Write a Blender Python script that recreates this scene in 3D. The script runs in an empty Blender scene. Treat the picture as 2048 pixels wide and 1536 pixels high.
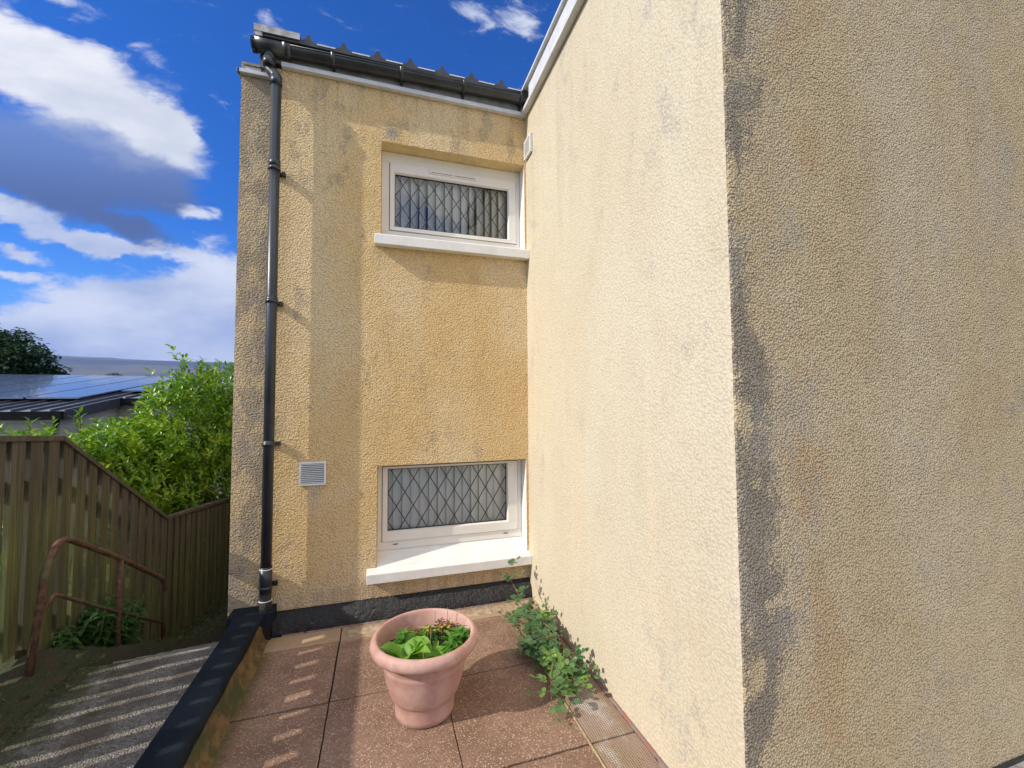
import bpy, bmesh, math, random
from mathutils import Vector, Matrix, noise as mnoise
rad = math.radians
sc = bpy.context.scene
random.seed(11)

# ------------------------------------------------------------------ camera
YAW, PITCH, ROLL, FPX = 0.30302, 0.04868, -0.00659, 844.53
cam_d = bpy.data.cameras.new('camera'); cam = bpy.data.objects.new('camera', cam_d)
sc.collection.objects.link(cam); sc.camera = cam
cy, sy, cp, sp = math.cos(YAW), math.sin(YAW), math.cos(PITCH), math.sin(PITCH)
fw = Vector((sy*cp, cy*cp, sp)); rt = Vector((cy, -sy, 0)); up = rt.cross(fw)
rt2 = math.cos(ROLL)*rt + math.sin(ROLL)*up; up2 = math.cos(ROLL)*up - math.sin(ROLL)*rt
m = Matrix((rt2, up2, -fw)).transposed().to_4x4(); m.translation = Vector((0, 0, 1.55))
cam.matrix_world = m
cam_d.sensor_width = 36; cam_d.lens = FPX/2048*36
cam_d.clip_start = 0.02; cam_d.clip_end = 20000

# ------------------------------------------------------------------ sun and sky
SUN_AZ = 11.0      # degrees of travel from +x towards +y
SUN_EL = 33.5
sun_d = bpy.data.lights.new('sun', 'SUN'); sun = bpy.data.objects.new('sun', sun_d)
sc.collection.objects.link(sun)
sun_d.energy = 4.0; sun_d.angle = rad(0.53); sun_d.color = (1.0, 0.93, 0.82)
tv = Vector((math.cos(rad(SUN_AZ))*math.cos(rad(SUN_EL)), math.sin(rad(SUN_AZ))*math.cos(rad(SUN_EL)), -math.sin(rad(SUN_EL))))
sun.rotation_euler = tv.to_track_quat('-Z', 'Y').to_euler()
sun.location = (-6, -2, 8)

W = bpy.data.worlds.new('World'); sc.world = W; W.use_nodes = True
wt = W.node_tree; wt.nodes.clear()


class NT:
    def __init__(s, t): s.t = t

    def n(s, typ, ins=None, **kw):
        nd = s.t.nodes.new(typ)
        for k, v in kw.items(): setattr(nd, k, v)
        if ins:
            for k, v in ins.items():
                sk = nd.inputs[k]
                if isinstance(v, bpy.types.NodeSocket): s.t.links.new(v, sk)
                else: sk.default_value = v
        return nd

    def math(s, op, a, b=0.0, c=None, clamp=False):
        ins = {0: a, 1: b}
        if c is not None: ins[2] = c
        return s.n('ShaderNodeMath', ins, operation=op, use_clamp=clamp).outputs[0]

    def ss(s, v, a, b, lo=0.0, hi=1.0):
        return s.n('ShaderNodeMapRange', {0: v, 1: a, 2: b, 3: lo, 4: hi}, interpolation_type='SMOOTHSTEP').outputs[0]

    def mix(s, f, a, b, mode='MIX'):
        nd = s.n('ShaderNodeMix', data_type='RGBA', blend_type=mode)
        for k, v in ((0, f), (6, a), (7, b)):
            if isinstance(v, bpy.types.NodeSocket): s.t.links.new(v, nd.inputs[k])
            else: nd.inputs[k].default_value = v if k == 0 else (*v[:3], 1)
        return nd.outputs[2]

    def noise(s, vec, scale, detail=4, rough=.55, dist=0.0, col=False):
        nd = s.n('ShaderNodeTexNoise', {'Scale': scale, 'Detail': detail, 'Roughness': rough, 'Distortion': dist, 'Vector': vec})
        return nd.outputs[1 if col else 0]

    def map(s, vec, loc=(0, 0, 0), rot=(0, 0, 0), scale=(1, 1, 1), typ='POINT'):
        return s.n('ShaderNodeMapping', {'Vector': vec, 'Location': loc, 'Rotation': rot, 'Scale': scale}, vector_type=typ).outputs[0]


w = NT(wt)
sky = w.n('ShaderNodeTexSky', sky_type='NISHITA', sun_disc=False, sun_elevation=rad(SUN_EL), sun_rotation=rad(90+SUN_AZ+180-0),
          altitude=100, air_density=1.0, dust_density=0.4, ozone_density=3.0)
# sun stands towards (-cos az, -sin az)
sky.sun_rotation = math.atan2(-math.cos(rad(SUN_AZ)), -math.sin(rad(SUN_AZ)))
blue = w.mix(1.0, sky.outputs[0], (0.13, 0.60, 1.38), 'MULTIPLY')
tc = w.n('ShaderNodeTexCoord').outputs['Generated']
sep = w.n('ShaderNodeSeparateXYZ', {0: tc})
yy = w.math('MAXIMUM', sep.outputs[1], 0.05)
A_ = w.math('DIVIDE', sep.outputs[0], yy); B_ = w.math('DIVIDE', sep.outputs[2], yy)
P0 = w.n('ShaderNodeCombineXYZ', {0: A_, 1: B_, 2: 0.0}).outputs[0]
wn = w.noise(w.map(P0, scale=(9, 14, 1)), 1.0, 5, .6, col=True)
wn = w.n('ShaderNodeVectorMath', {0: wn, 1: (.5, .5, .5)}, operation='SUBTRACT').outputs[0]
wn = w.n('ShaderNodeVectorMath', {0: wn, 'Scale': 0.085}, operation='SCALE').outputs[0]
PW = w.n('ShaderNodeVectorMath', {0: P0, 1: wn}, operation='ADD').outputs[0]


def blobs(lst):
    tot = None
    for a, b, sa, sb, ang, wgt in lst:
        v = w.map(PW, loc=(a, b, 0), rot=(0, 0, rad(ang)), scale=(sa, sb, 1), typ='TEXTURE')
        g = w.n('ShaderNodeTexGradient', {0: v}, gradient_type='SPHERICAL').outputs[1]
        tot = w.math('MULTIPLY', g, wgt) if tot is None else w.math('MULTIPLY_ADD', g, wgt, tot)
    return tot


bright = blobs([(-.66, .67, .20, .10, -22, 1.5), (-.54, .60, .24, .12, -28, 1.7), (-.44, .545, .14, .08, -35, 1.3), (-.60, .80, .10, .03, -25, .9),
                (-.44, .69, .09, .03, -42, .5), (-.40, .58, .06, .05, -35, .8)])
darkb = blobs([(-.64, .49, .26, .10, -12, 1.7), (-.50, .47, .17, .085, -15, 1.4), (-.42, .44, .10, .07, -20, 1.1),
               (-.60, .40, .19, .055, -14, 1.6), (-.46, .345, .10, .03, -18, 1.3)])
small = blobs([(-.36, .395, .055, .025, -5, 1.3), (-.65, .36, .09, .035, -8, 1.3), (-.58, .325, .11, .022, -4, 1.2), (-.52, .31, .07, .02, 3, 1.2),
               (-.63, .285, .06, .02, -10, 1.3), (-.45, .315, .12, .022, -6, 1.1), (-.66, .25, .08, .018, -8, 1.2),
               (-.44, .21, .24, .085, 2, 1.7), (-.32, .26, .09, .11, 20, 1.5), (-.60, .145, .16, .06, 4, 1.5), (-.35, .15, .30, .09, 0, 1.7),
               (-.50, .10, .5, .07, 0, 1.6), (-.02, .2, .4, .2, 0, 1.5), (.22, .99, .10, .06, -20, .75), (.35, 1.0, .08, .07, -40, .85), (-.24, .84, .05, .03, 0, .5),
               (-.95, .25, .25, .16, 0, 1.4), (-1.3, .5, .4, .2, -10, 1.4)])
fb = w.noise(w.map(P0, scale=(11, 21, 1)), 1.0, 11, .68, .5)
fbs = w.math('SUBTRACT', fb, .5)


def dens(bl, lo, hi, amp):
    return w.ss(w.math('MULTIPLY_ADD', fbs, amp, bl), lo, hi)


db = dens(bright, .10, 1.0, 1.5)
dd = dens(darkb, .12, 1.2, 1.1)
ds = dens(small, .18, .95, 2.0)
shade = w.noise(w.map(P0, scale=(4, 9, 1)), 1.0, 5, .55)
wc = w.mix(w.ss(shade, .35, .7), (.62, .66, .74), (.88, .88, .90))
wc2 = w.mix(w.ss(shade, .3, .7), (.40, .47, .66), (.74, .77, .86))
dcol = w.mix(w.ss(B_, .36, .56), (.085, .115, .235), (.17, .26, .54))
front = w.ss(sep.outputs[1], .08, .25)
# unseen clouds outside the view, added thick and bright as neutral fill light
gz = w.math('MAXIMUM', sep.outputs[2], 0.06)
GP = w.n('ShaderNodeCombineXYZ', {0: w.math('DIVIDE', sep.outputs[0], gz), 1: w.math('DIVIDE', sep.outputs[1], gz), 2: 0.0}).outputs[0]
gn = w.noise(GP, 1.1, 7, .6)
gd = w.math('MULTIPLY', w.ss(gn, .38, .58), w.math('SUBTRACT', 1.0, front))
skyE = w.n('ShaderNodeVectorMath', {0: blue, 'Scale': 0.115}, operation='SCALE').outputs[0]
hor = w.ss(B_, .02, .42, 0.62, 0.0)
skyE = w.mix(w.math('MULTIPLY', hor, front), skyE, (.22, .50, .95))
c1 = w.mix(w.math('MULTIPLY', w.math('MULTIPLY', ds, front), .93), skyE, wc2)
c2 = w.mix(w.math('MULTIPLY', w.math('MULTIPLY', db, front), .95), c1, wc)
c3 = w.mix(w.math('MULTIPLY', w.math('MULTIPLY', dd, front), .84), c2, dcol)
c4 = w.mix(gd, c3, (1.35, 1.33, 1.30))
bgn = w.n('ShaderNodeBackground', {0: c4, 1: 1.0})
wo = w.n('ShaderNodeOutputWorld', {0: bgn.outputs[0]})
W.cycles.sampling_method = 'MANUAL'; W.cycles.sample_map_resolution = 512

sc.view_settings.view_transform = 'Standard'; sc.view_settings.look = 'None'
sc.view_settings.exposure = 0.20; sc.view_settings.gamma = 1.0
sc.view_settings.use_curve_mapping = False
sc.cycles.max_bounces = 8; sc.cycles.diffuse_bounces = 5; sc.cycles.transparent_max_bounces = 12

# ------------------------------------------------------------------ materials
D = 3.348      # plane of the recessed wall
XL, XR, YC = -0.965, 1.186, 1.180
MATS = {}


def newmat(name):
    mt = bpy.data.materials.new(name); mt.use_nodes = True
    t = mt.node_tree; t.nodes.clear(); k = NT(t)
    out = k.n('ShaderNodeOutputMaterial'); b = k.n('ShaderNodeBsdfPrincipled')
    t.links.new(b.outputs[0], out.inputs[0]); MATS[name] = mt
    k.b = b; k.out = out
    k.pos = k.n('ShaderNodeNewGeometry').outputs['Position']
    return mt, k


def setc(k, col, rough=.8, bump=None, bd=.002, bs=1.0, metal=0.0, spec=None):
    for nm, v in (('Base Color', col), ('Roughness', rough), ('Metallic', metal)):
        if isinstance(v, bpy.types.NodeSocket): k.t.links.new(v, k.b.inputs[nm])
        else: k.b.inputs[nm].default_value = (*v, 1) if isinstance(v, tuple) else v
    if spec is not None: k.b.inputs['Specular IOR Level'].default_value = spec
    if bump is not None:
        bn = k.n('ShaderNodeBump', {'Height': bump, 'Distance': bd, 'Strength': bs})
        k.t.links.new(bn.outputs[0], k.b.inputs['Normal'])


def simple(name, col, rough=.6, var=.12, nscale=8, bscale=60, bd=.0006, metal=0.0, spec=None):
    mt, k = newmat(name)
    nz = k.noise(k.pos, nscale, 5, .6)
    f = k.ss(nz, .3, .7)
    c = k.mix(f, tuple(x*(1-var) for x in col), tuple(min(1, x*(1+var)) for x in col))
    setc(k, c, rough, k.noise(k.pos, bscale, 3), bd, 1.0, metal, spec)
    return mt


def render_wall(name, kind):
    """harled render; the three faces have weathered to different colours"""
    mt, k = newmat(name)
    P = k.pos
    s = k.n('ShaderNodeSeparateXYZ', {0: P}); X, Y, Z = s.outputs
    if kind == 'back':
        base, dark, pale = (.76, .535, .25), (.52, .35, .17), (.80, .62, .36)
        gscale = {'back': 82, 'side': 115}[kind]
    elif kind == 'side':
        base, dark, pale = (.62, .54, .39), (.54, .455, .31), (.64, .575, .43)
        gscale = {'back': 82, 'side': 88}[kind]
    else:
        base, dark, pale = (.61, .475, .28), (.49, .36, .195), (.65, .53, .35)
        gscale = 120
    big = k.noise(k.map(P, scale=(1, 1, .55)), 1.6, 5, .6)
    mid = k.noise(k.map(P, scale=(1, 1, .35)), 7, 5, .65)
    c = k.mix(k.ss(big, .35, .65), base, pale)
    c = k.mix(k.math('MULTIPLY', k.ss(mid, .50, .75), .35), c, dark)
    # grains
    vor = k.n('ShaderNodeTexVoronoi', {'Vector': P, 'Scale': gscale, 'Randomness': 1.0}, feature='SMOOTH_F1')
    vor.inputs['Smoothness'].default_value = .35
    g1 = vor.outputs[0]
    g2 = k.noise(P, gscale*.75, 3, .6)
    pits = k.ss(g1, .36, .66)
    speck = k.noise(P, gscale*1.0, 3, .7)
    def dith(m, amt=.9, lo=.42, hi=.62):
        return k.ss(k.math('MULTIPLY_ADD', k.math('SUBTRACT', speck, .5), amt*1.6, m), lo, hi)
    # bare patches: the render lost its paint, grey stones show
    patchn = k.noise(k.map(P, scale=(1, 1, .6)), 4.5, 7, .68)
    if kind == 'back':
        left = k.ss(X, -.70, -.76)                     # grey weathered strip left of the pipe
        top = k.ss(Z, 2.7, 3.7)
        leftz = k.ss(Z, 1.2, 3.3, .35, 1.0)
        wear = k.math('ADD', k.math('MULTIPLY', left, .11), k.math('MULTIPLY', top, .055))
        pm = k.ss(k.math('ADD', patchn, wear), .575, .65)
        pm = k.math('MULTIPLY', pm, k.ss(speck, .36, .56))
        c = k.mix(k.math('MULTIPLY', left, .50), c, (.46, .35, .225))
        c = k.mix(k.math('MULTIPLY', k.math('MULTIPLY', left, dith(k.ss(k.noise(k.map(P, scale=(1, 1, .5)), 6, 4), .35, .65), 1.0)), .55), c, (.27, .225, .17))
        c = k.mix(k.math('MULTIPLY', k.ss(Z, .55, .10), .45), c, (.56, .45, .33))
        # smooth stain below the vent, round repair above the window
        stain = k.math('MULTIPLY', k.ss(k.math('ABSOLUTE', k.math('ADD', X, .44)), .07, .01), k.math('MULTIPLY', k.ss(Z, .985, .97), k.ss(Z, .70, .97)))
        c = k.mix(k.math('MULTIPLY', stain, .5), c, (.62, .56, .46))
        rp = k.n('ShaderNodeVectorMath', {0: P, 1: (.077, D, 3.685)}, operation='DISTANCE').outputs['Value']
        rpw = k.math('MULTIPLY_ADD', mid, .05, rp)
        rm = k.ss(rpw, .075, .055)
        pm = k.math('MAXIMUM', pm, k.math('MULTIPLY', k.ss(rpw, .13, .09), k.ss(speck, .42, .55)))
        c = k.mix(k.math('MULTIPLY', pm, .60), c, (.34, .30, .235))
        c = k.mix(k.math('MULTIPLY', rm, .75), c, (.36, .31, .28))
        drip = k.noise(k.map(P, scale=(14, 14, .8)), 1, 4, .6)
        c = k.mix(k.math('MULTIPLY', k.math('MULTIPLY', k.ss(drip, .50, .72), k.ss(Z, 3.2, 4.0)), .5), c, (.40, .29, .17))
        # brown tide line under the sill
        c = k.mix(k.math('MULTIPLY', k.math('MULTIPLY', k.ss(drip, .42, .62), k.ss(Z, .26, .20)), .45), c, (.36, .29, .20))
        bd = .0085
    elif kind == 'side':
        nearc = k.ss(Y, 2.1, 1.25)
        topm = k.ss(Z, 1.6, 3.2)
        wear = k.math('ADD', k.math('MULTIPLY', nearc, .065), k.math('MULTIPLY', topm, .05))
        pm = k.ss(k.math('ADD', patchn, wear), .60, .70)
        pm = k.math('MULTIPLY', pm, k.ss(speck, .42, .58))
        c = k.mix(k.math('MULTIPLY', pm, .60), c, (.36, .34, .31))
        streak = k.noise(k.map(P, scale=(10, 10, .6)), 1, 4, .6)
        c = k.mix(k.math('MULTIPLY', k.math('MULTIPLY', k.ss(streak, .5, .75), topm), .4), c, (.50, .41, .29))
        c = k.mix(k.math('MULTIPLY', k.math('MULTIPLY', k.ss(streak, .45, .72), k.ss(Z, 2.6, 1.0)), .30), c, (.78, .62, .42))
        bd = .0030
    else:
        edgew = k.math('MULTIPLY_ADD', k.math('SUBTRACT', mid, .5), .45, X)
        edge = k.math('MULTIPLY', k.ss(edgew, 1.52, 1.24), k.ss(k.noise(k.map(P, scale=(1, 1, .7)), 7, 5, .65), .29, .50))
        pm = k.ss(k.math('ADD', patchn, k.math('MULTIPLY', edge, .10)), .56, .66)
        pm = k.math('MULTIPLY', pm, k.ss(speck, .38, .56))
        grey = k.math('MULTIPLY', edge, k.ss(k.noise(k.map(P, scale=(1, 1, .5)), 3.2, 4, .6), .28, .60))
        c = k.mix(k.math('MULTIPLY', dith(grey, 1.0), .85), c, (.27, .235, .185))
        org = k.math('MULTIPLY', k.ss(k.math('ABSOLUTE', k.math('SUBTRACT', edgew, 1.55)), .22, .0), k.ss(k.noise(P, 2.3, 3, .5), .45, .62))
        c = k.mix(k.math('MULTIPLY', dith(org, .9, .25, .9), .38), c, (.58, .36, .17))
        c = k.mix(k.math('MULTIPLY', pm, .55), c, (.44, .40, .34))
        # pale washed patches to the right, rusty-brown vertical drifts
        wash = k.math('MULTIPLY', k.ss(k.noise(k.map(P, scale=(1.2, 1, .6)), 1.7, 5, .55), .52, .68), k.ss(X, 1.7, 2.3))
        c = k.mix(k.math('MULTIPLY', wash, .40), c, (.56, .48, .38))
        drift = k.noise(k.map(P, scale=(6, 6, .7)), 1, 4, .6)
        c = k.mix(k.math('MULTIPLY', k.ss(drift, .50, .74), .22), c, (.42, .32, .20))
        cr = k.n('ShaderNodeTexVoronoi', {'Vector': k.n('ShaderNodeVectorMath', {0: P, 1: k.n('ShaderNodeVectorMath', {0: k.noise(P, 3, 5, .7, col=True), 'Scale': .5}, operation='SCALE').outputs[0]}, operation='ADD').outputs[0], 'Scale': 1.3}, feature='DISTANCE_TO_EDGE').outputs[0]
        crm = k.math('MULTIPLY', k.ss(cr, .0045, .0015), k.ss(k.noise(P, 1.2, 2), .50, .58))
        c = k.mix(k.math('MULTIPLY', crm, .55), c, (.20, .15, .10))
        sp2 = k.math('MULTIPLY', k.ss(k.noise(P, 16, 3, .5), .70, .76), k.ss(speck, .4, .55))
        c = k.mix(k.math('MULTIPLY', sp2, .6), c, (.22, .19, .13))
        bd = .0085
    c = k.mix(k.math('MULTIPLY', pits, {'back': .40, 'side': .22, 'front': .62}[kind]), c, k.mix(1.0, c, (.45, .42, .40), 'MULTIPLY'))
    h = k.math('ADD', k.math('MULTIPLY', k.math('SUBTRACT', 1.0, g1), .9), k.math('MULTIPLY', g2, .9))
    rg = k.noise(P, 9, 3, .6)
    h = k.math('MULTIPLY', h, k.ss(rg, .2, .75, .65, 1.1))
    h = k.math('ADD', h, k.math('MULTIPLY', k.noise(P, gscale*2.2, 2, .6), .18))
    setc(k, c, .92, h, bd, 1.0, spec=.25)
    return mt


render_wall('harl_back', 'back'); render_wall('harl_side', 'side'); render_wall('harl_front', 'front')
simple('smooth_render', (.66, .49, .24), .85, .12, 14, 120, .0015)
simple('upvc', (.80, .765, .70), .35, .03, 5, 40, .0001, spec=.5)
simple('sill_white', (.80, .785, .74), .5, .07, 9, 90, .0005)
simple('trim_grey', (.62, .63, .64), .55, .10, 9, 60, .0004)
simple('fascia_dark', (.20, .20, .20), .55, .25, 10, 60, .0005)
simple('gutter_pvc', (.028, .032, .036), .30, .35, 7, 50, .0003, spec=.55)
simple('pipe_pvc', (.022, .028, .037), .38, .30, 4, 50, .0003, spec=.6)
simple('roof_sheet', (.045, .048, .052), .5, .25, 10, 60, .0004)
simple('gasket', (.02, .02, .02), .7)
simple('flash_metal', (.42, .41, .38), .45, .3, 18, 80, .0006, metal=.35)
simple('lead', (.045, .042, .036), .6, .1)
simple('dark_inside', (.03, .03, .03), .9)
simple('vent_white', (.80, .80, .78), .45, .03)
simple('mortar', (.42, .31, .21), .95, .3, 25, 90, .006)
simple('mortar_pale', (.40, .31, .17), .95, .3, 30, 120, .004)
mt_, k_ = newmat('brick_red')
setc(k_, k_.mix(k_.ss(k_.noise(k_.pos, 16, 5, .7), .40, .60), (.30, .13, .10), (.22, .19, .16)), .95, k_.noise(k_.pos, 60, 4), .004)
simple('concrete', (.25, .235, .20), .95, .35, 14, 90, .003)
simple('soil', (.045, .030, .020), .98, .5, 30, 50, .02)
simple('stem_red', (.22, .10, .06), .7, .3, 30)
simple('stem_green', (.16, .25, .06), .6, .3, 30)
simple('bark', (.10, .075, .05), .95, .4, 20, 50, .006)
simple('dry_stalk', (.33, .20, .12), .9, .2, 30)
simple('house_wall', (.40, .38, .35), .95, .15, 1.2, 60, .003)
simple('house_gutter', (.012, .012, .014), .9, spec=.1)
simple('steel_grey', (.34, .35, .35), .45, .2, 6, metal=.4)


def blinds_mat():
    mt, k = newmat('blind_fabric')
    k2 = k.noise(k.map(k.pos, scale=(1, 1, .2)), 9, 3)
    c = k.mix(k.ss(k2, .3, .7), (.84, .84, .81), (.90, .90, .87))
    setc(k, c, .9)


blinds_mat()


def glass_mat():
    mt, k = newmat('window_glass')
    t = k.t
    tr = k.n('ShaderNodeBsdfTransparent', {0: (.96, .98, .98, 1)})
    gl = k.n('ShaderNodeBsdfGlossy', {'Roughness': .02, 'Color': (1, 1, 1, 1)})
    fr = k.n('ShaderNodeFresnel', {'IOR': 1.5})
    f = k.math('ADD', k.math('MULTIPLY', fr.outputs[0], 1.2), .02, clamp=True)
    bp = k.n('ShaderNodeBump', {'Height': k.noise(k.pos, 3, 2), 'Distance': .004})
    t.links.new(bp.outputs[0], gl.inputs['Normal'])
    mx = k.n('ShaderNodeMixShader', {0: f, 1: tr.outputs[0], 2: gl.outputs[0]})
    t.links.new(mx.outputs[0], k.out.inputs[0])


glass_mat()


def bitumen():
    mt, k = newmat('bitumen')
    P = k.pos
    n1 = k.noise(P, 28, 6, .7); n2 = k.noise(P, 5, 4, .6)
    c = k.mix(k.ss(n1, .45, .75), (.006, .006, .008), (.020, .022, .026))
    worn = k.math('MULTIPLY', k.ss(k.noise(P, 38, 5, .75), .62, .70), k.ss(n2, .45, .6))
    c = k.mix(worn, c, (.22, .21, .19))
    setc(k, c, k.ss(n1, .3, .7, .24, .5), k.math('ADD', n1, n2), .020, 1.0, spec=.6)


bitumen()


def bitumen2():
    mt, k = newmat('coping_paint')
    P = k.pos
    n1 = k.noise(P, 30, 6, .7); n2 = k.noise(P, 4, 4, .6)
    c = k.mix(k.ss(n2, .35, .68), (.009, .013, .018), (.018, .026, .034))
    fleck = k.ss(k.noise(P, 55, 4, .75), .66, .72)
    c = k.mix(k.math('MULTIPLY', fleck, .4), c, (.07, .08, .08))
    setc(k, c, .85, k.math('ADD', n1, n2), .006, 1.0, spec=.12)


bitumen2()


def mossy_wall():
    mt, k = newmat('mossy_render')
    P = k.pos
    n1 = k.noise(P, 14, 6, .7); n2 = k.noise(P, 5, 5, .6)
    c = k.mix(k.ss(n1, .35, .65), (.10, .062, .022), (.22, .14, .055))
    c = k.mix(k.ss(n2, .50, .62), c, (.07, .075, .022))
    setc(k, c, .95, n1, .012)


mossy_wall()


def paving():
    mt, k = newmat('red_slab')
    P = k.pos
    s = k.n('ShaderNodeSeparateXYZ', {0: P}); X, Y, Z = s.outputs
    n1 = k.noise(P, 3.2, 5, .6); n2 = k.noise(P, 26, 5, .7)
    vor = k.n('ShaderNodeTexVoronoi', {'Vector': P, 'Scale': 125.0}, feature='F1')
    vcol = k.n('ShaderNodeSeparateColor', {0: vor.outputs[1]}).outputs[0]
    c = k.mix(k.ss(n1, .3, .7), (.205, .122, .080), (.295, .185, .125))
    c = k.mix(k.math('MULTIPLY', k.ss(n2, .48, .72), .55), c, (.17, .085, .055))
    spk = k.math('MULTIPLY', k.math('GREATER_THAN', vcol, .64), k.ss(vor.outputs[0], .50, .28))
    c = k.mix(k.math('MULTIPLY', spk, k.ss(k.noise(P, 11, 4), .3, .6, .25, .8)), c, (.60, .45, .33))
    spd = k.math('MULTIPLY', k.math('LESS_THAN', vcol, .16), k.ss(vor.outputs[0], .5, .3))
    c = k.mix(k.math('MULTIPLY', spd, .6), c, (.09, .05, .035))
    tile = k.math('GREATER_THAN', X, .935)
    tile = k.math('MULTIPLY', tile, k.math('LESS_THAN', Y, 2.46))
    # dimpled slabs by the wall: small lozenge pits and white lichen
    R = k.map(P, rot=(0, 0, rad(45)), scale=(1, 1, 1))
    sr = k.n('ShaderNodeSeparateXYZ', {0: R})
    dim = k.math('MULTIPLY', k.math('SINE', k.math('MULTIPLY', sr.outputs[0], 400)), k.math('SINE', k.math('MULTIPLY', sr.outputs[1], 400)))
    lich = k.ss(k.math('ADD', k.noise(k.map(P, scale=(1.4, .6, 1)), 5, 5, .65), k.math('MULTIPLY', k.ss(k.math('ABSOLUTE', k.math('SUBTRACT', X, 1.04)), .10, .0), .12)), .52, .66)
    tc_ = k.mix(k.ss(n1, .3, .7), (.30, .21, .13), (.36, .26, .21))
    tc_ = k.mix(k.math('MULTIPLY', lich, k.ss(k.math('MULTIPLY_ADD', n2, 1.5, dim), .35, 1.0)), tc_, (.52, .48, .43))
    tc_ = k.mix(k.ss(dim, .1, -.8, 0.0, .20), tc_, (.15, .11, .075))
    c = k.mix(tile, c, tc_)
    # mossy damp edge along the low wall
    mo = k.ss(k.math('MULTIPLY_ADD', k.math('SUBTRACT', n2, .5), .18, X), -.60, -.70)
    c = k.mix(k.math('MULTIPLY', mo, .8), c, (.10, .085, .03))
    # pale cement dust at the back
    ce = k.ss(k.math('MULTIPLY_ADD', k.math('SUBTRACT', n2, .5), .12, Y), 3.03, 3.10)
    c = k.mix(k.math('MULTIPLY', ce, .7), c, (.46, .33, .20))
    h = k.math('ADD', k.math('MULTIPLY', n2, 1.0), k.math('MULTIPLY', vor.outputs[0], -.8))
    h = k.math('ADD', h, k.math('MULTIPLY', k.math('MULTIPLY', dim, tile), .8))
    setc(k, c, .85, h, .0022, 1.0, spec=.35)


paving()


def asphalt():
    mt, k = newmat('path_asphalt')
    P = k.pos
    vor = k.n('ShaderNodeTexVoronoi', {'Vector': P, 'Scale': 120.0}, feature='F1')
    vc = k.n('ShaderNodeSeparateColor', {0: vor.outputs[1]}).outputs[0]
    n1 = k.noise(P, 4, 5, .65)
    c = k.mix(vc, (.13, .12, .10), (.31, .28, .235))
    c = k.mix(k.ss(n1, .45, .62), c, (.13, .11, .085))
    s = k.n('ShaderNodeSeparateXYZ', {0: P})
    mo = k.ss(k.math('MULTIPLY_ADD', k.math('SUBTRACT', k.noise(P, 12, 5, .7), .5), .9, s.outputs[0]), -1.40, -1.62)
    c = k.mix(k.math('MULTIPLY', mo, .8), c, (.055, .06, .022))
    setc(k, c, .9, k.math('ADD', k.math('MULTIPLY', vor.outputs[0], -1.0), k.noise(P, 40, 4)), .010, 1.0)


asphalt()


def earth():
    mt, k = newmat('mossy_earth')
    P = k.pos
    n1 = k.noise(P, 6, 6, .7); n2 = k.noise(P, 40, 4, .7)
    c = k.mix(k.ss(n1, .38, .62), (.075, .058, .035), (.045, .062, .018))
    c = k.mix(k.ss(n2, .6, .72), c, (.14, .11, .07))
    setc(k, c, .95, k.math('ADD', n1, n2), .03)


earth()


def grassland():
    mt, k = newmat('far_ground')
    n1 = k.noise(k.pos, .05, 6, .7)
    c = k.mix(k.ss(n1, .38, .62), (.05, .07, .025), (.10, .11, .05))
    setc(k, c, .95)


grassland()


def hill_mat():
    mt, k = newmat('moorland')
    P = k.pos
    n1 = k.noise(k.map(P, scale=(.0008, .0008, .012)), 1, 6, .6)
    n2 = k.noise(k.map(P, scale=(.003, .003, .02)), 1, 6, .65)
    c = k.mix(k.ss(n1, .40, .60), (.045, .055, .045), (.125, .11, .07))
    c = k.mix(k.ss(n2, .52, .66), c, (.05, .055, .04))
    setc(k, c, .95)


hill_mat()


def fence_wood():
    mt, k = newmat('fence_wood')
    P = k.pos
    s = k.n('ShaderNodeSeparateXYZ', {0: P}); X, Y, Z = s.outputs
    oi = k.noise(k.map(P, scale=(0, 7.14, 0)), 1.0, 0)
    gr = k.noise(k.map(P, scale=(30, 90, 2.2)), 1.0, 5, .65, .6)
    n1 = k.noise(P, 3.0, 5, .6)
    zz = k.math('ADD', Z, k.math('MULTIPLY', k.ss(Y, 3.7, 5.2, 0, 1.0), .95))
    green = k.ss(k.math('MULTIPLY_ADD', k.math('SUBTRACT', n1, .5), 1.1, zz), 1.25, .55)
    c = k.mix(k.ss(gr, .3, .7), (.060, .050, .034), (.165, .140, .100))
    c = k.mix(k.math('MULTIPLY', green, .85), c, k.mix(k.ss(gr, .3, .7), (.080, .085, .022), (.21, .225, .060)))
    c = k.mix(k.ss(oi, .3, .7, 0, .65), c, (.07, .058, .034))
    c = k.mix(k.math('MULTIPLY', k.ss(gr, .62, .8), .5), c, (.30, .29, .20))
    setc(k, c, .88, gr, .003)


fence_wood()


def rust():
    mt, k = newmat('rusty_steel')
    P = k.pos
    n1 = k.noise(P, 22, 6, .7); n2 = k.noise(P, 5, 4, .6)
    c = k.mix(k.ss(n1, .35, .68), (.075, .038, .022), (.20, .095, .05))
    c = k.mix(k.math('MULTIPLY', k.ss(n2, .52, .62), .8), c, (.13, .12, .055))
    c = k.mix(k.math('MULTIPLY', k.ss(n1, .66, .72), .8), c, (.45, .42, .36))
    setc(k, c, .75, n1, .003)


rust()


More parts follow.
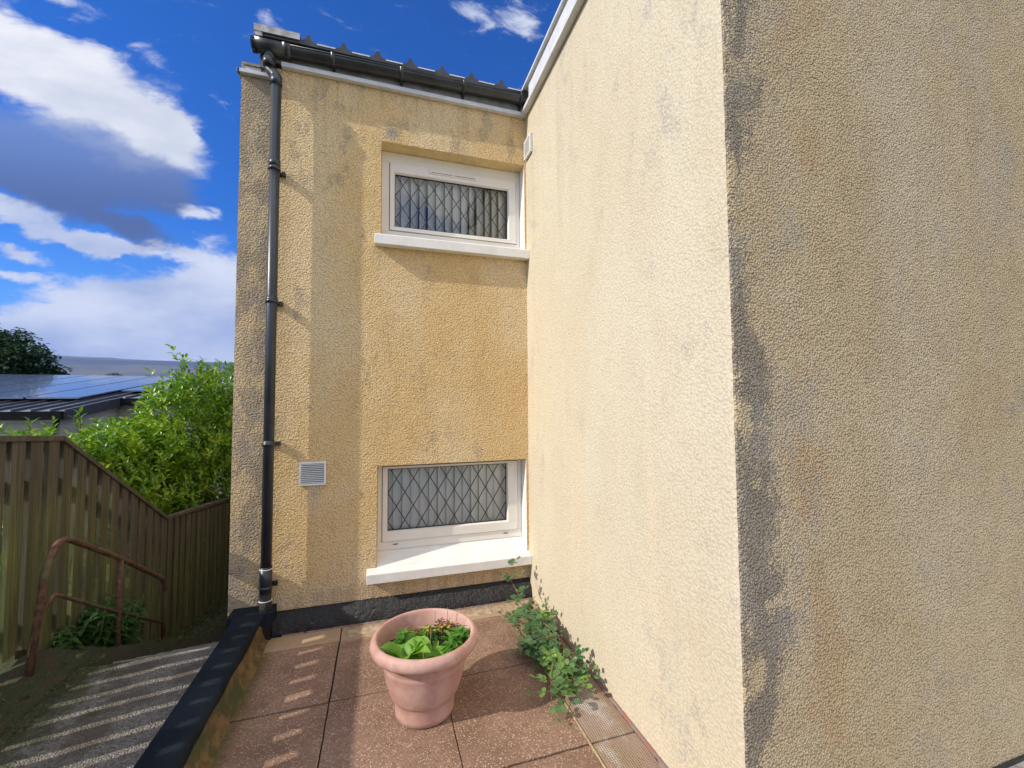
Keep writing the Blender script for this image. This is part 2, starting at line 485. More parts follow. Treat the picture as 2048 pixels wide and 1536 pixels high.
def terracotta():
    mt, k = newmat('terracotta_plastic')
    P = k.pos
    n1 = k.noise(P, 7, 6, .65); n2 = k.noise(k.map(P, scale=(1, 1, .3)), 22, 5, .65)
    c = k.mix(k.ss(n1, .35, .66), (.47, .255, .195), (.57, .36, .295))
    c = k.mix(k.math('MULTIPLY', k.ss(n2, .52, .75), .40), c, (.66, .47, .40))
    c = k.mix(k.math('MULTIPLY', k.ss(k.noise(P, 15, 5, .7), .56, .72), .40), c, (.36, .20, .15))
    setc(k, c, .62, n2, .0015, spec=.35)


terracotta()


def leafmat(name, a, b, c3=None, rough=.35, trans=.30, spec=.5):
    mt, k = newmat(name)
    rnd = k.n('ShaderNodeNewGeometry').outputs['Random Per Island']
    c = k.mix(rnd, a, b)
    if c3:
        c = k.mix(k.math('GREATER_THAN', k.noise(k.pos, 3.5, 3), .56), c, k.mix(rnd, b, c3))
    setc(k, c, rough, spec=spec)
    tl = k.n('ShaderNodeBsdfTranslucent', {0: k.mix(1.0, c, (1.5, 1.6, .7), 'MULTIPLY')})
    mx = k.n('ShaderNodeMixShader', {0: trans, 1: k.b.outputs[0], 2: tl.outputs[0]})
    k.t.links.new(mx.outputs[0], k.out.inputs[0])


leafmat('hedge_leaf', (.075, .19, .008), (.22, .37, .018), (.34, .45, .025), .28, .22)
leafmat('tree_leaf', (.018, .045, .018), (.04, .085, .03), None, .5, .2)
leafmat('rose_leaf', (.055, .13, .05), (.12, .22, .09), (.20, .34, .05), .28, .25)
leafmat('primula_leaf', (.17, .36, .05), (.26, .46, .06), None, .5, .35)
leafmat('pot_leaf', (.06, .20, .03), (.14, .33, .04), None, .4, .3)
leafmat('pot_leaf_dark', (.015, .05, .015), (.03, .09, .03), None, .4, .2)
leafmat('pot_leaf_purple', (.05, .012, .018), (.11, .03, .04), None, .5, .2)
leafmat('petal_yellow', (.55, .38, .02), (.60, .50, .08), None, .5, .3)
leafmat('petal_red', (.45, .07, .04), (.50, .15, .09), None, .5, .3)
leafmat('weed_leaf', (.03, .09, .015), (.07, .16, .03), None, .5, .3)
leafmat('moss_blade', (.035, .055, .012), (.10, .13, .03), None, .6, .3)


def solar():
    mt, k = newmat('solar_glass')
    P = k.pos
    setc(k, (.07, .10, .17), .26, spec=.9)
    k.b.inputs['Coat Weight'].default_value = .6
    k.b.inputs['Coat Roughness'].default_value = .05


solar()

# ------------------------------------------------------------------ geometry helpers
col = sc.collection


class MB:
    def __init__(s): s.v = []; s.f = []; s.mi = []; s.sm = []

    def add(s, vs, fs, mi=0, smooth=False):
        o = len(s.v); s.v += [tuple(v) for v in vs]
        for f in fs: s.f.append([i+o for i in f]); s.mi.append(mi); s.sm.append(smooth)

    def box(s, a, b, mi=0):
        x0, y0, z0 = a; x1, y1, z1 = b
        s.add([(x0, y0, z0), (x1, y0, z0), (x1, y1, z0), (x0, y1, z0), (x0, y0, z1), (x1, y0, z1), (x1, y1, z1), (x0, y1, z1)],
              [(0, 3, 2, 1), (4, 5, 6, 7), (0, 1, 5, 4), (1, 2, 6, 5), (2, 3, 7, 6), (3, 0, 4, 7)], mi)

    def hexa(s, P, mi=0):
        s.add(P, [(0, 3, 2, 1), (4, 5, 6, 7), (0, 1, 5, 4), (1, 2, 6, 5), (2, 3, 7, 6), (3, 0, 4, 7)], mi)

    def quad(s, a, b, c, d, mi=0): s.add([a, b, c, d], [(0, 1, 2, 3)], mi)

    def tube(s, pts, r, n=14, mi=0, cap=True):
        pts = [Vector(p) for p in pts]; rs = r if isinstance(r, (list, tuple)) else [r]*len(pts)
        base = len(s.v); ref = None
        for i, p in enumerate(pts):
            d = (pts[min(i+1, len(pts)-1)]-pts[max(i-1, 0)]).normalized()
            if ref is None:
                ref = Vector((1, 0, 0)) if abs(d.x) < .9 else Vector((0, 1, 0))
            a = (ref-d*ref.dot(d)).normalized(); ref = a; b = d.cross(a)
            for j in range(n):
                t = 2*math.pi*j/n; q = p+(a*math.cos(t)+b*math.sin(t))*rs[i]; s.v.append(tuple(q))
        for i in range(len(pts)-1):
            for j in range(n):
                j2 = (j+1) % n
                s.f.append([base+i*n+j, base+i*n+j2, base+(i+1)*n+j2, base+(i+1)*n+j]); s.mi.append(mi); s.sm.append(True)
        if cap:
            s.f.append([base+j for j in range(n)][::-1]); s.mi.append(mi); s.sm.append(False)
            e = base+(len(pts)-1)*n
            s.f.append([e+j for j in range(n)]); s.mi.append(mi); s.sm.append(False)

    def lathe(s, prof, c, n=64, mi=0):
        base = len(s.v)
        for r, z in prof:
            for j in range(n):
                t = 2*math.pi*j/n; s.v.append((c[0]+r*math.cos(t), c[1]+r*math.sin(t), c[2]+z))
        for i in range(len(prof)-1):
            for j in range(n):
                j2 = (j+1) % n
                s.f.append([base+i*n+j, base+i*n+j2, base+(i+1)*n+j2, base+(i+1)*n+j]); s.mi.append(mi); s.sm.append(True)

    def leaf(s, p, d, nrm, L, Wd, fold=.25, droop=.15, mi=0, cup=0):
        d = d.normalized(); side = d.cross(nrm)
        if side.length < 1e-4: side = d.cross(Vector((.3, .5, .8)))
        side.normalize(); up_ = side.cross(d)
        q = [p, p+d*L*.33-up_*L*droop*.1, p+d*L*.7-up_*L*droop*.4, p+d*L-up_*L*droop]
        a1 = q[1]+side*Wd*.46+up_*Wd*fold; b1 = q[1]-side*Wd*.46+up_*Wd*fold
        a2 = q[2]+side*Wd*.38+up_*Wd*fold*.8; b2 = q[2]-side*Wd*.38+up_*Wd*fold*.8
        s.add([q[0], q[1], q[2], q[3], a1, a2, b1, b2], [(0, 4, 1), (4, 5, 2, 1), (5, 3, 2), (0, 1, 6), (6, 1, 2, 7), (7, 2, 3)], mi, True)

    def build(s, name, mats, parent=None, bevel=0):
        me = bpy.data.meshes.new(name)
        off = parent_loc(parent)
        me.from_pydata([(v[0]-off[0], v[1]-off[1], v[2]-off[2]) for v in s.v], [], s.f)
        if isinstance(mats, str): mats = [mats]
        for mm in mats: me.materials.append(MATS[mm])
        me.polygons.foreach_set('material_index', s.mi); me.polygons.foreach_set('use_smooth', s.sm)
        me.validate(); me.update()
        o = bpy.data.objects.new(name, me); col.objects.link(o)
        if parent is not None: o.parent = parent
        if bevel:
            bv = o.modifiers.new('bevel', 'BEVEL'); bv.width = bevel; bv.segments = 2; bv.limit_method = 'ANGLE'; bv.angle_limit = rad(40)
        return o


def parent_loc(o):
    v = Vector((0, 0, 0))
    while o is not None: v += o.location; o = o.parent
    return v


def tag(o, label, cat, group=None):
    o['label'] = label; o['category'] = cat
    if group: o['group'] = group
    return o


def thing(name, label, cat, loc=(0, 0, 0), group=None):
    o = bpy.data.objects.new(name, None); col.objects.link(o); o.location = loc; o.empty_display_size = .1
    return tag(o, label, cat, group)


def struct(name, mb, mat):
    o = mb.build(name, mat); o['kind'] = 'structure'; return o


def lerp(a, b, t): return a+(b-a)*t


def interp(tab, x):
    if x <= tab[0][0]: return tab[0][1]
    for (a, va), (b, vb) in zip(tab, tab[1:]):
        if x <= b: return lerp(va, vb, (x-a)/(b-a))
    return tab[-1][1]


def fbm(x, y, z=0.0): return mnoise.fractal(Vector((x, y, z)), 1.0, 2.0, 4)


# ------------------------------------------------------------------ the house
H = thing('rendered_house', 'two storey house with ochre harled walls, two small diamond lattice windows and black guttering', 'house', (0, D, 0))
UW = (-.005, 1.168, 2.868, 3.608)      # upper opening x0 x1 z0 z1
LW = (-.015, 1.166, .30, 1.097)
ZT = 4.02
RD = .125                              # reveal depth

b = MB()
xs = [XL, UW[0], UW[1], XR+.3]; zs = []


def wall_rects(mb, x0, x1, z0, z1, y, holes):
    X = sorted(set([x0, x1]+[h[0] for h in holes]+[h[1] for h in holes])); Z = sorted(set([z0, z1]+[h[2] for h in holes]+[h[3] for h in holes]))
    for i in range(len(X)-1):
        for j in range(len(Z)-1):
            cx, cz = (X[i]+X[i+1])/2, (Z[j]+Z[j+1])/2
            if any(h[0] < cx < h[1] and h[2] < cz < h[3] for h in holes): continue
            mb.quad((X[i], y, Z[j]), (X[i+1], y, Z[j]), (X[i+1], y, Z[j+1]), (X[i], y, Z[j+1]))


wall_rects(b, XL, XR+.002, -1.6, ZT, D, [UW, LW])
for h in (UW, LW):
    x0, x1, z0, z1 = h; y1 = D+.30
    b.quad((x0, D, z0), (x0, D, z1), (x0, y1, z1), (x0, y1, z0), 1)
    b.quad((x1, D, z0), (x1, y1, z0), (x1, y1, z1), (x1, D, z1), 2)
    b.quad((x0, D, z1), (x1, D, z1), (x1, y1, z1), (x0, y1, z1), 1)
    b.quad((x0, D, z0), (x0, y1, z0), (x1, y1, z0), (x1, D, z0), 1)
# side, rear
b.quad((XL, D, -1.6), (XL, D, ZT), (XL, D+6, ZT+.8), (XL, D+6, -1.6))
b.quad((XL, D+6, -1.6), (XL, D+6, ZT+.8), (XR, D+6, ZT+.8), (XR, D+6, -1.6))
b.build('recessed_wall', ['harl_back', 'smooth_render', 'sill_white'], H)

b = MB()
b.quad((XR, D+6, -1.6), (XR, YC+.03, -1.6), (XR, YC+.03, 4.20), (XR, D+6, 4.20), 0)
b.quad((XR+.03, YC, -1.6), (6.5, YC, -1.6), (6.5, YC, 4.20), (XR+.03, YC, 4.20), 1)
NZ = 520                                # the arris is rough, not ruled
for i in range(NZ):
    q = []
    for z in (lerp(-1.6, 4.2, i/NZ), lerp(-1.6, 4.2, (i+1)/NZ)):
        j_ = .0022*fbm(z*75, 1)+.0022*fbm(z*16, 7)
        q.append((j_+.0025, .0022*fbm(z*70, 4)+.003, z))
    (a0, c0, z0_), (a1, c1, z1_) = q
    b.quad((XR, YC+.03, z0_), (XR+a0, YC+.008, z0_), (XR+a1, YC+.008, z1_), (XR, YC+.03, z1_), 0)
    b.quad((XR+a0, YC+.008, z0_), (XR+.008, YC+c0, z0_), (XR+.008, YC+c1, z1_), (XR+a1, YC+.008, z1_), 1)
    b.quad((XR+.008, YC+c0, z0_), (XR+.03, YC, z0_), (XR+.03, YC, z1_), (XR+.008, YC+c1, z1_), 1)
b.quad((6.5, YC, -1.6), (6.5, D+6, -1.6), (6.5, D+6, 4.2), (6.5, YC, 4.2), 1)
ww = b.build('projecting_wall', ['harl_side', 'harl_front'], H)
ww['label'] = 'pale sunlit projecting wall meeting a rough brown stained face at the corner'

# painted base band
b = MB()
N = 60
prof = [(0.0, .128), (.012, .118), (.030, .100), (.052, .070), (.066, .035), (.075, .0), (.075, -.05)]
for i in range(N+1):
    x = lerp(-.70, XR, i/N)
    for j, (dy, dz) in enumerate(prof):
        k_ = .010*fbm(x*9, j*.7) if 0 < j < 6 else 0
        b.v.append((x, D-dy-k_-.001, max(dz+k_*.5, -.05)))
for i in range(N):
    for j in range(len(prof)-1):
        a = i*len(prof)+j; b.f.append([a, a+1, a+1+len(prof), a+len(prof)]); b.mi.append(0); b.sm.append(True)
b.box((-.70, D-.004, .100), (XR, D-.0015, .132))
b.build('bitumen_plinth', 'bitumen', H)
b = MB()
b.box((2.30, YC-.014, -.3), (6.5, YC-.002, -.0))
b.build('base_band', 'bitumen', H)

# roof over the recessed wall: ribbed sheet rising away
b = MB()
rib_x = [-.52, -.28, -.037, .205, .452, .692, .941, 1.176]
y0, y1 = D-.092, D+6; sl = .147


def roofz(y): return 4.186+sl*(y-y0)


prof = [(-.86, 0)]
for rx in rib_x:
    prof += [(rx-.110, 0), (rx-.075, .006), (rx-.045, .018), (rx-.024, .030), (rx-.0165, .044), (rx-.0145, .058), (rx-.010, .066), (rx+.010, .066), (rx+.0145, .058), (rx+.0165, .044), (rx+.024, .030), (rx+.045, .018), (rx+.075, .006), (rx+.110, 0)]
prof = [p for p in prof if p[0] <= XR-.002]
top = [(x, y0, roofz(y0)+h) for x, h in prof]; topb = [(x, y1, roofz(y1)+h) for x, h in prof]
bot = [(x, y0, roofz(y0)-.014) for x, h in prof]
n = len(prof)
b.add(top+topb, [(i, i+1, n+i+1, n+i) for i in range(n-1)])
b.add(top+bot, [(i, n+i, n+i+1, i+1) for i in range(n-1)])
b.add([(-.86, y0, roofz(y0)-.014), (XR, y0, roofz(y0)-.014), (XR, y1, roofz(y1)-.014), (-.86, y1, roofz(y1)-.014)], [(0, 1, 2, 3)])
roof = b.build('ribbed_roof', 'roof_sheet', H)
# bright sheet lip between the ribs
for a_, c_ in zip(rib_x, rib_x[1:]):
    b = MB(); b.box((a_+.058, y0-.004, roofz(y0)+.003), (min(c_, XR-.005)-.058, y0+.10, roofz(y0)+.012))
    b.build('sheet_lip', 'trim_grey', roof)
# verge flashing at the left end
b = MB()
b.box((-.868, y0-.012, 4.192), (-.575, y0-.002, 4.240))
b.box((-.868, y0-.002, 4.175), (-.862, y1, 4.240))
b.box((-.868, y0-.002, 4.2405), (-.575, y0+.12, 4.245))
b.box((-.860, y0-.008, 4.160), (-.815, y0-.003, 4.192))
o = b.build('verge_flashing', 'flash_metal', roof)
# fascia board and soffit trim
b = MB()
b.box((-.845, D-.022, ZT+.03), (XR-.001, D-.002, 4.175))
b.box((-.845, D-.022, 3.99), (-.775, D-.002, ZT+.03))
b.build('fascia_board', 'fascia_dark', H)
b = MB()
b.box((-.705, D-.040, 4.018), (XR-.002, D-.001, 4.052))
b.box((-.985, D-.035, 3.918), (-.745, D-.001, 3.945))
b.box((-.985, D-.035, 3.918), (-.967, D+5.9, 3.945))
b.build('wall_top_trim', 'trim_grey', H, bevel=.003)
b = MB()
b.box((-.94, D-.012, 3.945), (-.84, D+.25, 3.985))
b.box((-.945, D-.016, 3.984), (-.835, D+.25, 3.990), 1)
b.build('end_flashing', ['flash_metal', 'roof_sheet'], H)

# wing verge: white barge board
b = MB()
b.box((XR-.034, YC-.04, 4.062), (XR-.004, D-.175, 4.205))
b.build('barge_board', 'trim_grey', H, bevel=.002)
b = MB()
b.box((XR-.050, YC-.05, 4.030), (XR-.0035, D-.002, 4.060))
b.box((XR-.060, YC-.06, 4.206), (6.6, D+6, 4.225))
b.box((XR-.004, YC-.034, 4.062), (6.5, YC-.004, 4.205))
b.build('wing_roof', 'trim_grey', H)

# gutter
GY, GZ0, GZ1, GR = D-.058, 4.128, 4.160, .051


def gz(x): return lerp(GZ0, GZ1, (x+.87)/2.03)


b = MB(); NN = 16; SX = 24
for i in range(SX+1):
    x = lerp(-.868, XR-.006, i/SX)
    for r in (GR, GR-.004):
        for j in range(NN+1):
            t = math.pi+math.pi*j/NN
            zz = math.sin(t)*r
            b.v.append((x, GY+math.cos(t)*r, gz(x)+zz))
row = 2*(NN+1)
for i in range(SX):
    for kk in range(2):
        for j in range(NN):
            a = i*row+kk*(NN+1)+j
            f = [a, a+1, a+1+row, a+row]
            b.f.append(f if kk == 0 else f[::-1]); b.mi.append(0); b.sm.append(True)
    for j in (0, NN):
        a = i*row+j; c = a+NN+1
        b.f.append([a, c, c+row, a+row]); b.mi.append(0); b.sm.append(False)
b.tube([(-.868, GY-GR, gz(-.868)), (XR-.006, GY-GR, gz(XR))], .006, 8)
gut = b.build('gutter', 'gutter_pvc', H)


def halfdisc(mb, x, t, r, extra=0):
    pts = [(GY+math.cos(math.pi+math.pi*j/NN)*r, gz(x)+math.sin(math.pi+math.pi*j/NN)*r) for j in range(NN+1)]
    pts = [(GY-r, gz(x)+extra)]+pts+[(GY+r, gz(x)+extra)]
    m_ = len(pts)
    mb.add([(x, p, q) for p, q in pts]+[(x+t, p, q) for p, q in pts],
           [list(range(m_))[::-1], list(range(m_, 2*m_))]+[(i, (i+1) % m_, m_+(i+1) % m_, m_+i) for i in range(m_)])


b = MB(); halfdisc(b, -.884, .022, .061, .006); b.build('gutter_end_cap', 'gutter_pvc', gut)


def shell(mb, x, wd, r, ex=.0):
    o = len(mb.v)
    for xx in (x-wd/2, x+wd/2):
        for rr in (r, r-.007):
            for j in range(NN+1):
                t = math.pi+math.pi*j/NN
                mb.v.append((xx, GY+math.cos(t)*rr, gz(x)+math.sin(t)*rr+(ex if j in (0, NN) else 0)))
    q = NN+1
    for j in range(NN):
        mb.f.append([o+j, o+j+1, o+2*q+j+1, o+2*q+j]); mb.f.append([o+j, o+q+j, o+q+j+1, o+j+1]); mb.f.append([o+2*q+j, o+2*q+j+1, o+3*q+j+1, o+3*q+j])
        mb.mi += [0]*3; mb.sm += [True, False, False]


b = MB(); shell(b, -.775, .20, .0605, .004)
b.tube([(-.775, GY, gz(-.775)-.05), (-.775, GY, gz(-.775)-.105)], .037, 20)
b.build('running_outlet', 'gutter_pvc', gut)
for bx in (-.352, .140, .630, 1.118):
    b = MB(); shell(b, bx, .024, .0615, .006)
    b.box((bx-.011, GY+.03, gz(bx)-.10), (bx+.011, D-.022, gz(bx)-.01))
    b.box((bx-.011, GY-.012, gz(bx)-.062), (bx+.011, GY+.05, gz(bx)-.050))
    b.build('gutter_bracket', 'gutter_pvc', gut)
b = MB(); shell(b, -.66, .05, .0615, .004); b.build('union_clip', 'gutter_pvc', gut)

# downpipe with swan neck
PX, PY, PR = -.724, D-.080, .0335
dp = thing('x', 'x', 'x'); bpy.data.objects.remove(dp)
b = MB()


def smoothpath(pts, r=.03, n=6):
    pts = [Vector(p) for p in pts]; out = [pts[0]]
    for a, p, c in zip(pts, pts[1:], pts[2:]):
        d1 = (a-p).normalized(); d2 = (c-p).normalized(); s1 = p+d1*min(r, (a-p).length*.45); s2 = p+d2*min(r, (c-p).length*.45)
        for i in range(n+1):
            t = i/n; out.append(s1*(1-t)**2+p*2*t*(1-t)+s2*t*t)
    out.append(pts[-1]); return out


b.tube(smoothpath([(-.775, GY-.001, 4.02), (-.775, GY, 3.955), (PX, PY+.004, 3.905), (PX, PY, 3.85)], .04), PR+.001, 20, cap=False)
b.tube([(PX, PY, 3.88), (PX, PY, .30)], PR, 24)
pipe = b.build('downpipe', 'pipe_pvc', H)
for z0, z1, r in ((3.83, 3.90, PR+.004), (3.235, 3.29, PR+.0035), (2.27, 2.31, PR+.0025), (1.275, 1.315, PR+.0035), (.30, .47, PR+.004), (3.965, 4.02, PR+.003)):
    b = MB()
    cx = -.775 if z0 > 3.95 else PX
    b.tube([(cx, PY, z0), (cx, PY, z1)], r, 24); b.build('pipe_collar', 'pipe_pvc', pipe)
for za_, zb_, r_ in ((.452, .458, .0058), (.246, .251, .0075)):
    b = MB(); b.tube([(PX, PY, za_), (PX, PY, zb_)], PR+r_, 24); b.build('white_seal', 'vent_white', pipe)
b = MB()
b.tube([(PX, PY, .30), (PX, PY, .19), (PX, PY-.002, .16), (PX, PY-.008, -.04)], [PR+.002, PR+.006, PR+.008, PR+.012], 20)
b.build('tarred_shoe', 'bitumen', pipe)
for z in (3.222, 2.277, 1.289, .331):
    b = MB()
    b.tube([(PX, PY, z-.012), (PX, PY, z+.012)], PR+.006, 24)
    b.box((PX-.012, PY+.02, z-.010), (PX+.012, D-.004, z+.010))
    b.box((PX-.050, D-.012, z-.014), (PX+.060, D-.003, z+.014))
    b.box((PX+.034, D-.032, z-.012), (PX+.060, D-.012, z+.012))
    b.build('pipe_clip', 'gutter_pvc', pipe)


# louvred vents
def vent(name, plane, a0, a1, z0, z1, n, lab):
    def P(a, d, z): return (a, D-d, z) if plane == 'y' else (XR-d, a, z)

    def bx(mb, a0, a1, d0, d1, z0, z1):
        p, q = P(a0, d0, z0), P(a1, d1, z1)
        mb.box(tuple(map(min, p, q)), tuple(map(max, p, q)))
    mb = MB(); fw_ = .012
    bx(mb, a0, a1, .001, .004, z0, z1)
    mb.mi = [1]*len(mb.mi)  # dark back plate: shade of the louvre gaps put into its colour
    bx(mb, a0, a0+fw_, .004, .024, z0, z1); bx(mb, a1-fw_, a1, .004, .024, z0, z1)
    bx(mb, a0+fw_, a1-fw_, .004, .024, z0, z0+fw_); bx(mb, a0+fw_, a1-fw_, .004, .024, z1-fw_, z1)
    o = mb.build(name, ['vent_white', 'gasket'], H, bevel=.002)
    mb = MB()
    for i in range(n):
        z = z0+fw_+(z1-z0-2*fw_)*(i+.5)/n; hh = (z1-z0-2*fw_)/n*.5
        pts = [P(a0+fw_, .010, z+hh*.75), P(a1-fw_, .010, z+hh*.75), P(a1-fw_, .0225, z+hh*.05), P(a0+fw_, .0225, z+hh*.05)]
        lo = [(p[0], p[1], p[2]-.0025) for p in pts]
        mb.add(pts+lo, [(0, 1, 2, 3), (7, 6, 5, 4), (0, 4, 5, 1), (1, 5, 6, 2), (2, 6, 7, 3), (3, 7, 4, 0)])
    mb.build('louvre', 'vent_white', o)
    o['label'] = lab


vent('air_vent', 'y', -.543, -.367, .984, 1.150, 11, 'square white louvred vent beside the downpipe')
vent('air_vent', 'x', 3.185, 3.335, 3.640, 3.800, 9, 'small white vent high in the corner on the projecting wall')


# windows
def window(zf0, zf1, gz0, gz1, gx0, gx1, xf0, xf1, lab, trickle, pitch_x, pitch_z, double_bottom):
    yF = D+RD
    mb = MB()

    def ring(mb, x0, x1, z0, z1, X0, X1, Z0, Z1, ya, yb):
        mb.box((x0, ya, Z1), (x1, yb, z1)); mb.box((x0, ya, z0), (x1, yb, Z0))
        mb.box((x0, ya, Z0), (X0, yb, Z1)); mb.box((X1, ya, Z0), (x1, yb, Z1))
    fw_ = .034; fl_ = .034 if double_bottom else .062; ft_ = .020 if double_bottom else .085; db_ = .062 if double_bottom else fw_
    ring(mb, xf0, xf1, zf0, zf1, xf0+fl_, xf1-fw_, zf0+db_, zf1-ft_, yF, yF+.065)
    f = mb.build('window_frame', 'upvc', H, bevel=.003)
    f['label'] = lab
    sx0, sx1, sz0, sz1 = xf0+fl_, xf1-fw_, zf0+db_, zf1-ft_
    mb = MB(); ring(mb, sx0, sx1, sz0, sz1, sx0+.004, sx1-.004, sz0+.004, sz1-.004, yF+.004, yF+.055)
    mb.build('gasket', 'gasket', f)
    mb = MB(); e = .004
    # sash with splayed glazing bead
    x0, x1, z0, z1 = sx0+e, sx1-e, sz0+e, sz1-e
    ring(mb, x0, x1, z0, z1, gx0-.008, gx1+.008, gz0-.008, gz1+.008, yF-.010, yF+.050)
    o_ = [(gx0-.008, yF-.008, gz0-.008), (gx1+.008, yF-.008, gz0-.008), (gx1+.008, yF-.008, gz1+.008), (gx0-.008, yF-.008, gz1+.008)]
    i_ = [(gx0, yF+.012, gz0), (gx1, yF+.012, gz0), (gx1, yF+.012, gz1), (gx0, yF+.012, gz1)]
    mb.add(o_+i_, [(k_, (k_+1) % 4, 4+(k_+1) % 4, 4+k_) for k_ in range(4)])
    mb.build('sash', 'upvc', f, bevel=.002)
    mb = MB(); ring(mb, gx0-.006, gx1+.006, gz0-.006, gz1+.006, gx0+.004, gx1-.004, gz0+.004, gz1-.004, yF+.0125, yF+.030)
    mb.build('glazing_seal', 'gasket', f)
    yG = yF+.020
    mb = MB(); mb.quad((gx0-.004, yG, gz0-.004), (gx1+.004, yG, gz0-.004), (gx1+.004, yG, gz1+.004), (gx0-.004, yG, gz1+.004))
    mb.build('pane', 'window_glass', f)
    # diamond leading stuck to the outside of the pane
    mb = MB(); wd = .0028 if trickle else .0036; yl0, yl1 = yG-.0030, yG-.0008
    s_ = pitch_z/pitch_x; Wg, Hg = gx1-gx0, gz1-gz0
    for sgn in (1, -1):
        k0 = -int(Wg/pitch_x+Hg/pitch_z)-2
        for kk in range(k0, -k0+1):
            # line z = s*sgn*(x-gx0) + kk*pitch_z (local)
            c_ = kk*pitch_z+.35*pitch_z
            ts = []
            for xx in (0, Wg):
                zz = s_*sgn*xx+c_
                if 0 <= zz <= Hg: ts.append((xx, zz))
            for zz in (0, Hg):
                xx = (zz-c_)/(s_*sgn)
                if 0 < xx < Wg: ts.append((xx, zz))
            if len(ts) < 2: continue
            ts.sort(); a, c2_ = Vector(ts[0]), Vector(ts[-1])
            if (c2_-a).length < .01: continue
            d = (c2_-a).normalized(); nn = Vector((-d.y, d.x))*wd
            q = [a-nn, c2_-nn, c2_+nn, a+nn]
            dy = .0003 if sgn > 0 else 0
            P = [(gx0+p.x, yl0-dy, gz0+p.y) for p in q]+[(gx0+p.x, yl1-dy, gz0+p.y) for p in q]
            mb.add(P, [(0, 1, 2, 3), (7, 6, 5, 4), (0, 4, 5, 1), (1, 5, 6, 2), (2, 6, 7, 3), (3, 7, 4, 0)])
    mb.build('lattice_leading', 'lead', f)
    if trickle:
        mb = MB(); tx0, tx1 = gx0+.28, gx0+.67; tz = (gz1+sz1)/2+.006
        mb.box((tx0, yF-.020, tz-.013), (tx1, yF-.010, tz+.015))
        for q0, q1 in ((tx0+.015, (tx0+tx1)/2-.008), ((tx0+tx1)/2+.008, tx1-.012)):
            mb.box((q0, yF-.0215, tz-.006), (q1, yF-.0195, tz-.002), 1)
        mb.build('trickle_vent', ['upvc', 'gasket'], f, bevel=.001)
    if double_bottom:
        for q in (xf0+.12, xf1-.16):
            mb = MB(); mb.box((q, yF-.004, zf0+.036), (q+.035, yF-.0005, zf0+.042)); mb.build('drain_slot', 'gasket', f)
    # vertical blind inside
    mb = MB(); x = gx0-.06; i = 0; rng = random.Random(int(zf0*100))
    while x < gx1+.08:
        wdt = .089; yb_ = yG+.075; n_ = 5
        ang = rad((42 if trickle else 20)+rng.uniform(-9, 9)); pts = []
        for j in range(n_+1):
            t = j/n_-.5
            pts.append((x+t*wdt*math.cos(ang), yb_+t*wdt*math.sin(ang)-.010*(1-4*t*t)))
        mb.add([(p[0], p[1], zf0-.02) for p in pts]+[(p[0], p[1], zf1+.02) for p in pts], [(j, j+1, n_+2+j, n_+1+j) for j in range(n_)], 0, True)
        x += .070+rng.uniform(-.006, .006); i += 1
    mb.build('vertical_blind', 'blind_fabric', f)
    return f


wu = window(2.922, 3.606, 2.998, 3.432, .102, 1.056, -.003, 1.166, 'upper lattice window with a trickle vent, under the eaves', True, .126, .190, False)
wl = window(.430, 1.095, .572, 1.050, .064, 1.034, -.013, 1.164, 'lower lattice window above the paving', False, .131, .215, True)
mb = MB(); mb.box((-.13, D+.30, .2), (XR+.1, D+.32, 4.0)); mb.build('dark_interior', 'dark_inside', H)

# sills
# inner portion sits in the opening, so keep the lug in front of the wall only
mb = MB()
mb.hexa([(-.050, D-.070, 2.770), (XR-.001, D-.070, 2.770), (XR-.001, D-.001, 2.770), (-.050, D-.001, 2.770),
         (-.050, D-.070, 2.842), (XR-.001, D-.070, 2.842), (XR-.001, D-.001, 2.873), (-.050, D-.001, 2.873)])
mb.hexa([(UW[0]+.001, D-.001, 2.8), (UW[1]-.001, D-.001, 2.8), (UW[1]-.001, D+.14, 2.8), (UW[0]+.001, D+.14, 2.8),
         (UW[0]+.001, D-.001, 2.873), (UW[1]-.001, D-.001, 2.873), (UW[1]-.001, D+.14, 2.918), (UW[0]+.001, D+.14, 2.918)])
o = mb.build('window_sill', 'sill_white', H, bevel=.003)
mb = MB()
mb.hexa([(-.084, D-.070, .258), (XR-.001, D-.070, .258), (XR-.001, D-.001, .258), (-.084, D-.001, .258),
         (-.084, D-.070, .326), (XR-.001, D-.070, .326), (XR-.001, D-.001, .350), (-.084, D-.001, .350)])
mb.hexa([(LW[0]+.001, D-.001, .28), (LW[1]-.001, D-.001, .28), (LW[1]-.001, D+.14, .28), (LW[0]+.001, D+.14, .28),
         (LW[0]+.001, D-.001, .350), (LW[1]-.001, D-.001, .350), (LW[1]-.001, D+.14, .432), (LW[0]+.001, D+.14, .432)])
o = mb.build('window_sill', 'sill_white', H, bevel=.003)

# ------------------------------------------------------------------ paving, path, ground
mb = MB()
XJ = [-.70, -.242, .352, .932, 1.172]
rows = [3.262, 3.075, 2.478, 1.815, 1.18, .56, -.06, -.7]
G = .0045


